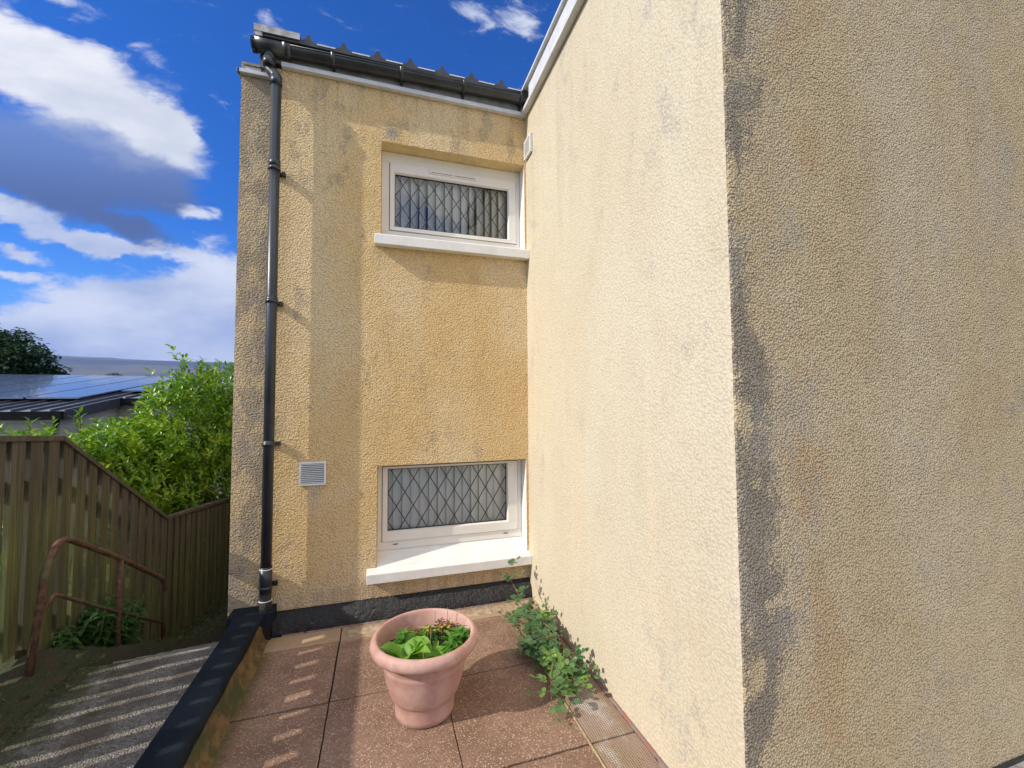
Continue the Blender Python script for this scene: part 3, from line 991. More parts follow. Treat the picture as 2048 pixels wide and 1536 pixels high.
def slab(x0, x1, y0, y1, g=G):
    if x1-x0 < .03 or y1-y0 < .03: return
    x0 += g*random.uniform(.5, 1.3); x1 -= g*random.uniform(.5, 1.3); y0 += g*random.uniform(.5, 1.3); y1 -= g*random.uniform(.5, 1.3)
    c = .004; dz = random.uniform(-.002, .0015); tx = random.uniform(-.0015, .0015)
    nx, ny = 8, 8; base = len(mb.v)

    def wob(x, y): return .0022*fbm(x*14, y*14)
    idx = {}
    for i in range(nx+1):
        for j in range(ny+1):
            x, y = lerp(x0, x1, i/nx), lerp(y0, y1, j/ny)
            ed = i in (0, nx) or j in (0, ny)
            ox = wob(x, y) if i in (0, nx) else 0; oy = wob(y+5, x) if j in (0, ny) else 0
            idx[i, j] = len(mb.v); mb.v.append((x+ox, y+oy, dz+tx*(i-nx/2)/nx-(c if ed else 0)))
    for i in range(nx):
        for j in range(ny):
            mb.f.append([idx[i, j], idx[i+1, j], idx[i+1, j+1], idx[i, j+1]]); mb.mi.append(0); mb.sm.append(False)
    ringi = [(i, 0) for i in range(nx)]+[(nx, j) for j in range(ny)]+[(i, ny) for i in range(nx, 0, -1)]+[(0, j) for j in range(ny, 0, -1)]
    low = {}
    for r_ in ringi:
        x, y, z = mb.v[idx[r_]]; low[r_] = len(mb.v); mb.v.append((x, y, z-.03))
    for a, c_ in zip(ringi, ringi[1:]+ringi[:1]):
        mb.f.append([idx[a], low[a], low[c_], idx[c_]]); mb.mi.append(0); mb.sm.append(False)


for i in range(4):
    for j in range(1, len(rows)-1):
        x0, x1, ya, yb = XJ[i], XJ[i+1], rows[j+1], rows[j]
        slab(x0, x1, ya, yb)
slab(XJ[0], XJ[1], 3.075, 3.262); slab(XJ[1], 1.172, 3.075, 3.262)
struct('paving', mb, 'red_slab')
mb = MB(); mb.quad((-.9, -1.5, -.020), (4, -1.5, -.020), (4, 3.34, -.020), (-.9, 3.34, -.020)); struct('mortar_bed', mb, 'mossy_earth')
mb = MB(); mb.quad((XR+.01, -1.2, -.012), (6, -1.2, -.012), (6, YC-.01, -.012), (XR+.01, YC-.01, -.012)); struct('side_paving', mb, 'concrete')


def strip(mb, pts, w0, h, n=60, seed=0, wv=.35):
    """irregular mortar bead along a line"""
    a, c = Vector(pts[0]), Vector(pts[1]); d = (c-a).normalized(); s_ = Vector((-d.y, d.x, 0)); base = len(mb.v)
    for i in range(n+1):
        p = a.lerp(c, i/n); ww_ = w0*(1+wv*fbm(i*.35, seed)); hh = h*(1+.5*fbm(i*.5, seed+3))
        for t, z in ((-.5, -.010), (-.42, hh*.6), (0, hh), (.42, hh*.6), (.5, -.010)):
            mb.v.append((p.x+s_.x*t*ww_, p.y+s_.y*t*ww_, hh*0+z))
    for i in range(n):
        for j in range(4):
            q = base+i*5+j; mb.f.append([q, q+1, q+6, q+5][::-1]); mb.mi.append(0); mb.sm.append(True)


mb = MB(); strip(mb, [(-.20, 3.185, 0), (XR, 3.185, 0)], .13, .003, 80, 1, .3)
o = struct('mortar_strip', mb, 'mortar')
mb = MB(); strip(mb, [(.932, 1.2, 0), (.932, 2.47, 0)], .010, -.0005, 80, 2, .6)
struct('mortar_joint', mb, 'mortar_pale')
mb = MB(); strip(mb, [(1.180, -.5, 0), (1.180, 2.5, 0)], .024, .002, 160, 5, 1.2)
struct('wall_foot_mortar', mb, 'brick_red')
mb = MB(); strip(mb, [(-.62, 3.266, 0), (XR, 3.266, 0)], .012, .003, 160, 6, 1.6)
struct('red_bead', mb, 'brick_red')

# low wall with black coping
LWt = thing('low_garden_wall', 'low wall with thick black painted coping between paving and shaded path', 'wall', (-.79, 1.5, 0))
mb = MB(); Nn = 60
prof = [(-.045, -.30), (-.045, .15), (.045, .15), (.045, -.30)]
for i in range(Nn+1):
    y = lerp(3.30, -.9, i/Nn)
    for dx, z in ((-.88, -.35), (-.88, .165), (-.742+.004*fbm(y*6, 1), .165), (-.728+.008*fbm(y*8, 2), .06), (-.712+.012*fbm(y*9, 3), .02), (-.685+.02*fbm(y*7, 4), -.006)):
        mb.v.append((dx, y, z))
for i in range(Nn):
    for j in range(5):
        q = i*6+j; mb.f.append([q, q+1, q+7, q+6]); mb.mi.append(0); mb.sm.append(j > 1)
mb.build('wall_face', 'mossy_render', LWt)
mb = MB()
ring_ = [(-.885, .060), (-.890, .120), (-.888, .175), (-.878, .186), (-.83, .189), (-.78, .188), (-.745, .184), (-.734, .176), (-.729, .160), (-.728, .135), (-.735, .128), (-.76, .14)]
for i in range(Nn+1):
    y = lerp(3.262, -.9, i/Nn)
    for j, (x, z) in enumerate(ring_):
        k_ = .005*fbm(y*5, j*.4)
        zz = z+(.022*fbm(y*3.3, 9)+.010*fbm(y*14, 5) if j in (9, 10) else 0)
        mb.v.append((x+k_+(.02*max(0, (y-3.1)/.16)*(1 if j > 5 else -1)), y, zz+k_*.6))
L = len(ring_)
for i in range(Nn):
    for j in range(L-1):
        q = i*L+j; mb.f.append([q, q+1, q+1+L, q+L]); mb.mi.append(0); mb.sm.append(True)
mb.f.append(list(range(L))[::-1]); mb.mi.append(0); mb.sm.append(False)
mb.box((-.93, 3.20, .11), (-.67, D-.002, .185))
mb.build('black_coping', 'coping_paint', LWt)

# path beside the house (level), then steps down
mb = MB()
nx, ny = 20, 60
for i in range(nx+1):
    for j in range(ny+1):
        x = lerp(-1.78, -.86, i/nx); y = lerp(-1.6, 3.285, j/ny)
        xx = x+(.05*fbm(y*3, 2) if i == 0 else 0)
        mb.v.append((xx, y, -.02+.006*fbm(x*6, y*6)))
for i in range(nx):
    for j in range(ny):
        q = i*(ny+1)+j; mb.f.append([q, q+ny+1, q+ny+2, q+1]); mb.mi.append(0); mb.sm.append(True)
struct('path', mb, 'path_asphalt')
mb = MB()
for s_ in range(9):
    z1 = -.02-.135*(s_); y0_ = 3.285+.30*s_
    mb.box((-1.72, y0_-.30 if s_ else y0_-.02, z1-.4), (-.975, y0_+(.0 if s_ else 0), z1-(.006 if s_ == 0 else 0)))
    mb.box((-1.72, y0_, z1-.55), (-.975, y0_+.30, z1-.135))
mb = MB()
for s_ in range(9):
    y0_ = 3.287+.30*s_; z1 = -.02-.135*(s_+1)
    mb.box((-1.72, y0_, z1-.6), (-.975, y0_+.298, z1))
struct('steps', mb, 'concrete')

# earth on the fence side; falls with the steps
GTAB = [(-10, .02), (3.2, .02), (3.4, .02), (3.8, -.16), (5.3, -.86), (7.3, -1.17), (14, -1.6), (40, -2.6)]


def gz_(x, y):
    z = interp(GTAB, y)
    return z


mb = MB(); nx, ny = 46, 110
xs_ = [lerp(-12, -2.1, i/26) for i in range(26)]+[lerp(-2.1, -1.66, i/13) for i in range(14)]
ys_ = [lerp(-4, 2.6, i/12) for i in range(12)]+[lerp(2.6, 8, i/90) for i in range(90)]+[lerp(8, 30, i/8) for i in range(9)]
for x in xs_:
    for y in ys_:
        z = gz_(x, y)+.025*fbm(x*4, y*4)+.015*fbm(x*13, y*13)
        if x > -1.72: z -= .05+.10*(x+1.72)/.06
        z += .05*math.exp(-((x+1.95)/.12)**2-((y-3.45)/.25)**2)
        if x < -2.2: z -= .05
        mb.v.append((x, y, z))
for i in range(len(xs_)-1):
    for j in range(len(ys_)-1):
        q = i*len(ys_)+j; n_ = len(ys_); mb.f.append([q, q+n_, q+n_+1, q+1]); mb.mi.append(0); mb.sm.append(True)
struct('earth_bank', mb, 'mossy_earth')
# one wide ground sheet to the horizon
mb = MB()
R_ = [60, 200, 600, 1500, 3000, 6000]
mb.quad((-6000, -3000, -6.0), (6000, -3000, -6.0), (6000, 9000, -6.0), (-6000, 9000, -6.0))
struct('ground', mb, 'far_ground')
mb = MB()
mb.hexa([(-60, -20, -6.1), (60, -20, -6.1), (60, 45, -6.1), (-60, 45, -6.1), (-60, -20, -1.75), (60, -20, -1.75), (60, 30, -2.9), (-60, 30, -2.9)])
struct('terrace', mb, 'far_ground')

# hills
mb = MB()
prof = [(-4200, 290), (-3600, 330), (-3050, 335), (-2600, 330), (-2060, 326), (-1930, 324), (-1740, 321), (-1650, 312), (-1500, 306), (-1300, 300), (-1000, 298), (-600, 292), (0, 280), (1500, 250), (3500, 180)]
ny = 14
xs2 = [lerp(-4200, 3500, i/160) for i in range(161)]
for x in xs2:
    h = interp(prof, x)+16
    for j in range(ny+1):
        t = j/ny
        y = lerp(1700, 3500, t); s_ = t*t*(3-2*t)
        mb.v.append((x, y+60*fbm(x*.002, t*3), -8+(h+8)*(.25*t+.75*s_)*(1 if t < 1 else 1)+14*fbm(x*.0022, t*4+2)*t*(1-t)*4+(2.5*fbm(x*.02, 3) if j == ny else 0)))
for i in range(160):
    for j in range(ny):
        q = i*(ny+1)+j; mb.f.append([q, q+ny+1, q+ny+2, q+1]); mb.mi.append(0); mb.sm.append(True)
struct('hills', mb, 'moorland')

# ------------------------------------------------------------------ fence
FX = -2.10
TOP = [(-9, 1.30), (3.13, 1.30), (3.135, 1.372), (3.69, 1.335), (5.25, .403), (7.15, .158), (12, -.2)]
BOT = [(-9, .06), (3.2, .06), (3.35, .10), (3.78, -.10), (5.34, -.88), (7.3, -1.17), (12, -1.5)]
F = thing('timber_fence', 'weathered green stained timber fence stepping down beside the path', 'fence', (FX, 3.3, 0))
mb = MB(); y = -2.6; i = 0; rng = random.Random(4)
P_ = .1435
while y < 9.4:
    bw = .100+rng.uniform(-.005, .005); ya, yb = y+rng.uniform(-.003, .003), y+bw
    lean = rng.uniform(-.006, .006)
    xo = rng.uniform(-.003, .003); th = .026
    z0a, z0b = interp(BOT, ya)+rng.uniform(-.02, .01), interp(BOT, yb); z0b = z0a+(z0b-interp(BOT, ya))
    z1a, z1b = interp(TOP, ya)-.012, interp(TOP, yb)-.012
    if abs(z1a-z1b) > .15 or (ya < 3.135 < yb): z1b = z1a = min(z1a, z1b)
    mb.hexa([(FX+xo, ya, z0a), (FX+xo+th, ya, z0a), (FX+xo+th, yb, z0b), (FX+xo, yb, z0b), (FX+xo, ya+lean, z1a), (FX+xo+th, ya+lean, z1a), (FX+xo+th, yb+lean, z1b), (FX+xo, yb+lean, z1b)])
    y += P_
mb.build('board_panel', 'fence_wood', F)


def along(tab, off, x0, x1, h, name, mat, segs, par=F):
    for ya, yb in segs:
        m2 = MB()
        za, zb = interp(tab, ya)+off, interp(tab, yb)+off
        m2.hexa([(x0, ya, za), (x1, ya, za), (x1, yb, zb), (x0, yb, zb), (x0, ya, za+h), (x1, ya, za+h), (x1, yb, zb+h), (x0, yb, zb+h)])
        m2.build(name, mat, par, bevel=.002)


segs = [(-2.6, 3.128), (3.137, 3.688), (3.692, 5.248), (5.252, 9.3)]
along(TOP, -.012, FX-.03, FX+.040, .034, 'capping', 'fence_wood', segs)
along(TOP, -.34, FX-.048, FX-.004, .095, 'rail', 'fence_wood', segs)
along(BOT, .14, FX-.048, FX-.004, .095, 'rail', 'fence_wood', segs)
along(TOP, -.085, FX-.048, FX-.004, .072, 'rail', 'fence_wood', segs)
for py in (-2.2, -.4, 1.4, 3.55, 5.25, 7.1, 8.9):
    m2 = MB(); m2.box((FX-.125, py-.05, interp(BOT, py)-.3), (FX-.05, py+.05, interp(TOP, py)-.02)); m2.build('post', 'fence_wood', F)

# ------------------------------------------------------------------ handrail
HR = thing('rusty_handrail', 'rusty tubular steel handrail descending beside the fence', 'handrail', (-1.87, 3.2, 0))
RX = -1.86
m2 = MB()
pts = smoothpath([(RX-.03, 3.17, -.05), (RX, 3.225, .62), (RX, 3.335, .762), (RX, 3.95, .43), (RX, 4.71, -.03), (RX, 4.70, -.75)], .10, 8)
m2.tube(pts, .0185, 14)
m2.build('top_rail', 'rusty_steel', HR)
m2 = MB(); m2.tube(smoothpath([(RX-.005, 3.215, .36), (RX, 3.30, .432), (RX, 3.97, .02), (RX, 4.70, -.405)], .05, 6), .0115, 12); m2.build('middle_rail', 'rusty_steel', HR)
m2 = MB(); m2.tube([(RX, 3.985, .40), (RX, 3.985, -.5)], .0175, 14); m2.build('post', 'rusty_steel', HR)

# ------------------------------------------------------------------ plant pot
PC = (.232, 2.270, 0)
pot = thing('terracotta_planter', 'round terracotta planter with wide rolled rim standing on red paving', 'plant pot', PC)
m2 = MB()
prof = [(0, .004), (.138, .004), (.146, .008), (.148, .03), (.150, .060), (.155, .088), (.160, .098), (.165, .102), (.168, .107), (.176, .125), (.190, .170), (.201, .215), (.207, .250), (.2095, .256), (.208, .262),
        (.209, .285), (.212, .305), (.222, .316), (.242, .320), (.258, .325), (.267, .335), (.271, .348), (.270, .362), (.264, .375), (.255, .383), (.247, .386), (.240, .385), (.235, .378), (.232, .365), (.216, .32), (.205, .25), (.200, .24)]
m2.lathe(prof, PC, 96)
m2.build('pot_body', 'terracotta_plastic', pot)
m2 = MB(); n_ = 40
SZ = .300
idx = []
m2.v.append((PC[0], PC[1], SZ+.012))
for r_i in range(1, 9):
    for j in range(n_):
        r = .211*r_i/8; t = 2*math.pi*j/n_; x, y = PC[0]+r*math.cos(t), PC[1]+r*math.sin(t)
        m2.v.append((x, y, SZ+.012*fbm(x*22, y*22)+.008*fbm(x*60, y*60)))
for j in range(n_): m2.f.append([0, 1+j, 1+(j+1) % n_]); m2.mi.append(0); m2.sm.append(True)
for r_i in range(7):
    for j in range(n_):
        a = 1+r_i*n_+j; c = 1+r_i*n_+(j+1) % n_; m2.f.append([a, a+n_, c+n_, c]); m2.mi.append(0); m2.sm.append(True)
m2.build('soil', 'soil', pot)


def broadleaf(mb, p, ang, L, Wd, elev, curl=.5, ruff=.0, mi=0, nL=7):
    """a rounded, ribbed leaf as a small grid"""
    d0 = Vector((math.cos(ang), math.sin(ang), 0)); sd = Vector((-math.sin(ang), math.cos(ang), 0)); base = len(mb.v)
    pos = Vector(p); e = elev; nW = 4
    for i in range(nL+1):
        t = i/nL
        hw = Wd*.5*(math.sin(math.pi*min(1, (.06+.94*t))**.85)**.75 if t < 1 else .05)
        if t < .12: hw = Wd*.07
        dirv = d0*math.cos(e)+Vector((0, 0, 1))*math.sin(e); nrm = -d0*math.sin(e)+Vector((0, 0, 1))*math.cos(e)
        for j in range(-nW, nW+1):
            u = j/nW
            rib = .05*Wd*math.cos(i*2.3+abs(u)*1.5)*abs(u)
            mb.v.append(tuple(pos+sd*hw*u+nrm*(abs(u)**1.3*hw*.45+rib+random.uniform(-ruff, ruff)*abs(u))))
        pos = pos+dirv*L/nL; e -= curl/nL
    q = 2*nW+1
    for i in range(nL):
        for j in range(q-1):
            a = base+i*q+j; mb.f.append([a, a+1, a+q+1, a+q]); mb.mi.append(mi); mb.sm.append(True)


def primula(name, x, y, n, L, seed, lab):
    random.seed(seed)
    t = thing(name, lab, 'plant', (x, y, SZ)); mb = MB()
    for i in range(n):
        a = i*2.4+random.uniform(-.3, .3); l = L*random.uniform(.75, 1.15)
        broadleaf(mb, (x+.01*math.cos(a), y+.01*math.sin(a), SZ), a, l, l*.62, random.uniform(.55, 1.25), random.uniform(.6, 1.4), .002)
    mb.build('leaves', 'primula_leaf', t)
    mb = MB(); mb.tube([(x, y, SZ-.03), (x, y, SZ+.012)], .010, 8); mb.build('crown', 'stem_green', t)


primula('primrose_plant', .125, 2.185, 10, .135, 5, 'primrose with pale ribbed leaves at the left of the pot')
primula('primrose_plant', .145, 2.28, 6, .10, 15, 'primrose with dark upright leaves behind the other two')
primula('primrose_plant', .30, 2.16, 6, .085, 19, 'smallest primrose, right of the other pale leaved ones at the front rim')
primula('primrose_plant', .225, 2.155, 8, .125, 8, 'primrose with broad ribbed leaves near the front rim')


def whorl(name, x, y, nst, h, L, Wd, seed, mat, lab, cat='plant'):
    random.seed(seed)
    t = thing(name, lab, cat, (x, y, SZ)); mb = MB(); st = MB()
    for s_ in range(nst):
        a0 = random.uniform(0, 6.28); ln = random.uniform(.02, .35); hh = h*random.uniform(.6, 1.1)
        bx_, by_ = x+random.uniform(-.015, .015), y+random.uniform(-.015, .015)
        tip = Vector((bx_+math.cos(a0)*ln*hh, by_+math.sin(a0)*ln*hh, SZ+hh))
        st = MB(); st.tube([(bx_, by_, SZ-.02), tip], .0022, 6); st.build('stem', 'stem_green', t)
        for k_ in range(5):
            f = .35+.65*k_/4; p = Vector((bx_, by_, SZ)).lerp(tip, f)
            for m_ in range(3 if k_ < 4 else 5):
                a = k_*1.1+m_*2.1+random.uniform(-.3, .3); e = random.uniform(.1, .8)
                d = Vector((math.cos(a)*math.cos(e), math.sin(a)*math.cos(e), math.sin(e)))
                mb.leaf(p, d, Vector((0, 0, 1)), L*random.uniform(.7, 1.15), Wd*random.uniform(.8, 1.2), .2, .35)
    mb.build('leaves', mat, t)


whorl('bellflower_plant', .345, 2.15, 3, .085, .062, .021, 21, 'pot_leaf', 'leafy plant with slender pointed leaves, right of centre at the front rim of the pot')
whorl('mint_plant', .395, 2.24, 2, .105, .060, .028, 22, 'pot_leaf', 'bright green plant with oval pointed leaves at the right rim of the pot')
whorl('viola_plant', .105, 2.30, 3, .07, .034, .022, 23, 'pot_leaf', 'small green leafy plant at the left back of the pot')


def bedding(name, x, y, w_, n, seed, mleaf, mpet, lab):
    random.seed(seed)
    t = thing(name, lab, 'plant', (x, y, SZ)); lf = MB(); pe = MB(); st = MB()
    for i in range(n):
        a = random.uniform(0, 6.28); r = w_*math.sqrt(random.random()); px, py = x+r*math.cos(a), y+r*math.sin(a)*.8
        hh = random.uniform(.02, .06)
        st.tube([(px, py, SZ-.01), (px, py, SZ+hh)], .0014, 5)
        for k_ in range(4):
            an = random.uniform(0, 6.28); e = random.uniform(0, .9)
            lf.leaf(Vector((px, py, SZ+hh*random.uniform(.4, 1))), Vector((math.cos(an)*math.cos(e), math.sin(an)*math.cos(e), math.sin(e))), Vector((0, 0, 1)), random.uniform(.015, .028), .010, .15, .3)
        if random.random() < .32:
            pe = MB()
            for k_ in range(5):
                an = k_*1.256; pe.leaf(Vector((px, py, SZ+hh+.004)), Vector((math.cos(an), math.sin(an), .35)), Vector((0, 0, 1)), .011, .009, .1, .1)
            pe.build('flower', mpet, t)
    lf.build('leaves', mleaf, t); st.build('stem', 'stem_green', t)


bedding('marigold_plant', .175, 2.37, .045, 34, 31, 'pot_leaf', 'petal_red', 'small bedding plant with dull red tips at the back of the pot')
bedding('marigold_plant', .265, 2.36, .055, 46, 32, 'pot_leaf', 'petal_yellow', 'bedding plant with a mound of tiny yellow flowers at the back of the pot')
bedding('marigold_plant', .36, 2.35, .05, 34, 33, 'pot_leaf_purple', 'petal_yellow', 'purple leaved bedding plant with a few yellow flowers at the right back of the pot')
bedding('marigold_plant', .34, 2.40, .04, 20, 34, 'pot_leaf_purple', 'petal_red', 'dark purple leaved bedding plant against the back rim of the pot')
random.seed(44)
t = thing('strap_leaf_plant', 'dark green strap shaped leaves standing in the middle of the pot', 'plant', (.26, 2.25, SZ)); m2 = MB()
for i in range(7):
    a = random.uniform(0, 6.28); m2.leaf(Vector((.255+random.uniform(-.02, .02), 2.26+random.uniform(-.02, .02), SZ)), Vector((math.cos(a)*.5, math.sin(a)*.5, 1)), Vector((math.cos(a), math.sin(a), 0)), random.uniform(.07, .11), .017, .2, .3)
m2.build('leaves', 'pot_leaf_dark', t)
for i, (x, y, h, lab) in enumerate([(.205, 2.10, .10, 'dry stalk standing at the front rim of the pot'), (.255, 2.23, .12, 'dry stalk standing in the middle of the pot'),
                                    (.30, 2.42, .11, 'short dry stalk at the back of the pot, leftmost of the three there'), (.365, 2.395, .13, 'tall dry stalk at the back of the pot'), (.405, 2.33, .12, 'dry stalk beside the right back rim of the pot')]):
    m2 = MB(); m2.tube([(x, y, SZ-.02), (x+.002, y, SZ+h)], .0016, 6); tag(m2.build('dry_stalk', 'dry_stalk'), lab, 'plant stalk', 'dry stalks in the pot')

# ------------------------------------------------------------------ trailing rose by the wall
random.seed(77)
RB = Vector((1.10, 2.36, 0))
rose = thing('trailing_rose', 'trailing rose with small round leaflets growing from the foot of the pale wall', 'shrub', tuple(RB))
st = MB(); lf = MB()
paths = [
    [(1.10, 2.40, 0), (1.08, 2.62, .10), (1.02, 2.78, .12), (.97, 2.92, .17), (.94, 3.05, .24), (.93, 3.16, .31)],
    [(1.10, 2.38, 0), (1.02, 2.55, .10), (.94, 2.70, .11), (.88, 2.80, .10), (.85, 2.92, .12)],
    [(1.10, 2.36, 0), (1.05, 2.34, .10), (.96, 2.28, .12), (.88, 2.16, .10), (.84, 2.06, .08), (.83, 2.00, .05)],
    [(1.10, 2.36, 0), (1.06, 2.26, .10), (1.02, 2.16, .10), (.96, 2.10, .07)],
    [(1.11, 2.36, 0), (1.09, 2.60, .10), (1.06, 2.82, .11), (1.00, 3.00, .10)],
    [(1.10, 2.36, 0), (1.03, 2.46, .12), (.95, 2.48, .13), (.87, 2.48, .10), (.82, 2.58, .06)],
    [(1.12, 2.34, 0), (1.08, 2.22, .08), (1.05, 2.14, .09)],
    [(1.11, 2.40, 0), (1.06, 2.52, .13), (.99, 2.66, .15), (.94, 2.78, .13)],
    [(1.12, 2.45, 0), (1.09, 2.62, .07), (1.06, 2.80, .07)],
]


def spray(p, d, n=5, L=.030):
    """a pinnate leaf of n rounded leaflets"""
    d = d.normalized(); ln = L*2.6
    q = p+d*ln+Vector((0, 0, -.01)); st.tube([p, p.lerp(q, .5)+Vector((0, 0, .004)), q], .0009, 4, mi=1)
    up_ = Vector((random.uniform(-.4, .1), random.uniform(-.5, .1), 1)).normalized(); sd = d.cross(up_).normalized()
    for k_ in range(n):
        if k_ == n-1: b_, dd_ = q, d
        else:
            b_ = p.lerp(q, .35+.45*(k_//2)/max(1, (n-1)//2-0.0)); dd_ = (sd if k_ % 2 else -sd)+d*.4
        l = L*random.uniform(.75, 1.15)
        broadleaf2(lf, b_, dd_, up_, l, l*.78)


def broadleaf2(mb, p, d, up_, L, Wd):
    d = d.normalized(); s_ = d.cross(up_).normalized(); u = s_.cross(d); c = p+d*L*.55
    n_ = 9; base = len(mb.v); mb.v.append(tuple(c-u*L*.06))
    for k_ in range(n_):
        a = 2*math.pi*k_/n_; r = 1.0
        mb.v.append(tuple(c+d*math.cos(a)*L*.5*r+s_*math.sin(a)*Wd*.5*r+u*abs(math.sin(a))*Wd*.08))
    for k_ in range(n_): mb.f.append([base, base+1+k_, base+1+(k_+1) % n_]); mb.mi.append(0); mb.sm.append(True)


for pi_, pth in enumerate(paths):
    pts = smoothpath(pth, .12, 6)
    st.tube(pts, [lerp(.0045, .0014, i/(len(pts)-1)) for i in range(len(pts))], 7)
    n_ = len(pts)
    for i in range(4, n_, 1):
        if random.random() < (.72 if pi_ else .6):
            t_ = i/(n_-1)
            dirp = (pts[min(i+1, n_-1)]-pts[i-1]).normalized()
            a = random.uniform(0, 6.28); o_ = Vector((math.cos(a), math.sin(a), random.uniform(-.2, .6)))
            if pts[i].x > 1.08: o_.x = -abs(o_.x)
            spray(pts[i], o_+dirp*.5, random.choice((5, 5, 7, 3)), random.uniform(.030, .042))
# dense heart of the bush
for i in range(110):
    a = random.uniform(0, 6.28); r = random.random()**.6*.17
    p = Vector((1.045-abs(math.cos(a))*r*.85, 2.42+math.sin(a)*r*1.9, random.uniform(.03, .10)))
    o_ = Vector((-abs(random.uniform(0, 1)), random.uniform(-1, 1), random.uniform(-.1, .8)))
    spray(p, o_, 5, random.uniform(.024, .034))
lf.build('leaves', 'rose_leaf', rose)
st.build('stems', ['stem_red', 'stem_green'], rose)


# ------------------------------------------------------------------ shrubs behind the fence
def shrub(name, lab, clusters, n, leafL, mat, seed, loc, stems, shoots=0, group=None, cat='shrub'):
    rng = random.Random(seed); t = thing(name, lab, cat, loc, group); mb = MB(); sb = MB()
    tot = sum(c[3]*c[4]*c[5] for c in clusters)
    for c in clusters:
        cx, cy_, cz, rx, ry, rz = c
        m_ = int(n*(rx*ry*rz)/tot)
        for i in range(m_):
            while True:
                v = Vector((rng.uniform(-1, 1), rng.uniform(-1, 1), rng.uniform(-1, 1)))
                if .04 < v.length < 1: break
            rr = .55+.45*rng.random()**.5
            v = v.normalized()*rr
            k_ = 1+.30*mnoise.fractal(Vector((v.x*2.2+cx, v.y*2.2+cy_, v.z*2.2+cz)), 1, 2, 3)
            p = Vector((cx+v.x*rx*k_, cy_+v.y*ry*k_, cz+v.z*rz*k_))
            # a twig end: rosette of leaves
            tw = (v+Vector((0, 0, .9))+Vector((rng.uniform(-.6, .6), rng.uniform(-.6, .6), rng.uniform(-.3, .5)))).normalized()
            nl = rng.randint(5, 7)
            L_ = leafL*rng.uniform(.75, 1.2)
            sd = tw.cross(Vector((0.3, .9, .1))).normalized(); s2 = tw.cross(sd)
            for k2 in range(nl):
                a = k2*2.4; q = p-tw*L_*.28*k2
                d = tw*.75+(sd*math.cos(a)+s2*math.sin(a))*rng.uniform(.5, 1.0)
                mb.leaf(q, d, tw, L_*rng.uniform(.7, 1.1), L_*.36, .18, .3)
    for (x, y, z0, z1, hh) in [(c[0]+rng.uniform(-.7, .7)*c[3], c[1]+rng.uniform(-.7, .7)*c[4], c[2]+c[5]*.5, c[2]+c[5]*rng.uniform(.95, 1.2), 0) for c in clusters for _ in range(shoots)]:
        ax, ay = rng.uniform(-.12, .12), rng.uniform(-.12, .12)
        sb.tube([(x, y, z0), (x+ax, y+ay, z1)], [.006, .003], 5)
        nl = int((z1-z0)/(leafL*.30))
        for k2 in range(nl):
            f = k2/nl; a = k2*2.4; d = Vector((math.cos(a), math.sin(a), .9+f))
            mb.leaf(Vector((lerp(x, x+ax, f), lerp(y, y+ay, f), lerp(z0, z1, f))), d, Vector((0, 0, 1)), leafL*rng.uniform(.8, 1.1), leafL*.34, .18, .3)
    for (x, y, z0, x1, y1, z1, r) in stems:
        for k2 in range(4):
            s1 = MB(); s1.tube([(x, y, z0), (lerp(x, x1, .5)+rng.uniform(-.1, .1), lerp(y, y1, .5)+rng.uniform(-.1, .1), lerp(z0, z1, .5)), (x1+rng.uniform(-.4, .4), y1+rng.uniform(-.4, .4), z1)], [r, r*.7, r*.3], 7); s1.build('stem', 'bark', t)
    sb.build('shoots', 'bark', t) if shoots else None; mb.build('foliage', mat, t)
    return t


shrub('laurel_shrub', 'tall bright green laurel shrub beside the house corner, behind the fence',
      [(-2.95, 6.3, .45, .72, 1.2, 1.0), (-2.62, 7.2, 1.25, .62, .9, .95), (-2.75, 5.6, .15, .55, .8, .70), (-2.30, 8.1, 1.45, .60, .7, .85), (-3.3, 7.2, .60, .7, 1.0, .85),
       (-2.75, 6.6, -.25, .6, 1.6, .70), (-2.5, 8.0, .2, .8, .9, 1.0)],
      7600, .100, 'hedge_leaf', 3, (-2.9, 6.5, -1.1), [(-2.9, 6.5, -1.2, -2.9, 6.5, .7, .035), (-2.7, 7.3, -1.2, -2.6, 7.2, 1.2, .035)], 2)
shrub('low_laurel_shrub', 'low bright green laurel hedge topping the level part of the fence',
      [(-3.0, 4.45, .60, .62, .8, .62), (-3.75, 5.2, .72, .72, .8, .62), (-4.7, 5.9, .74, .8, .8, .55), (-3.2, 5.4, .64, .6, .8, .70), (-4.1, 6.4, .70, .8, .7, .66), (-5.6, 7.2, .78, .8, .8, .6)],
      5200, .082, 'hedge_leaf', 9, (-3.3, 4.7, -.6), [(-3.0, 4.4, -.7, -3.0, 4.4, .6, .03), (-3.9, 5.2, -.8, -3.9, 5.2, .6, .03)], 1)

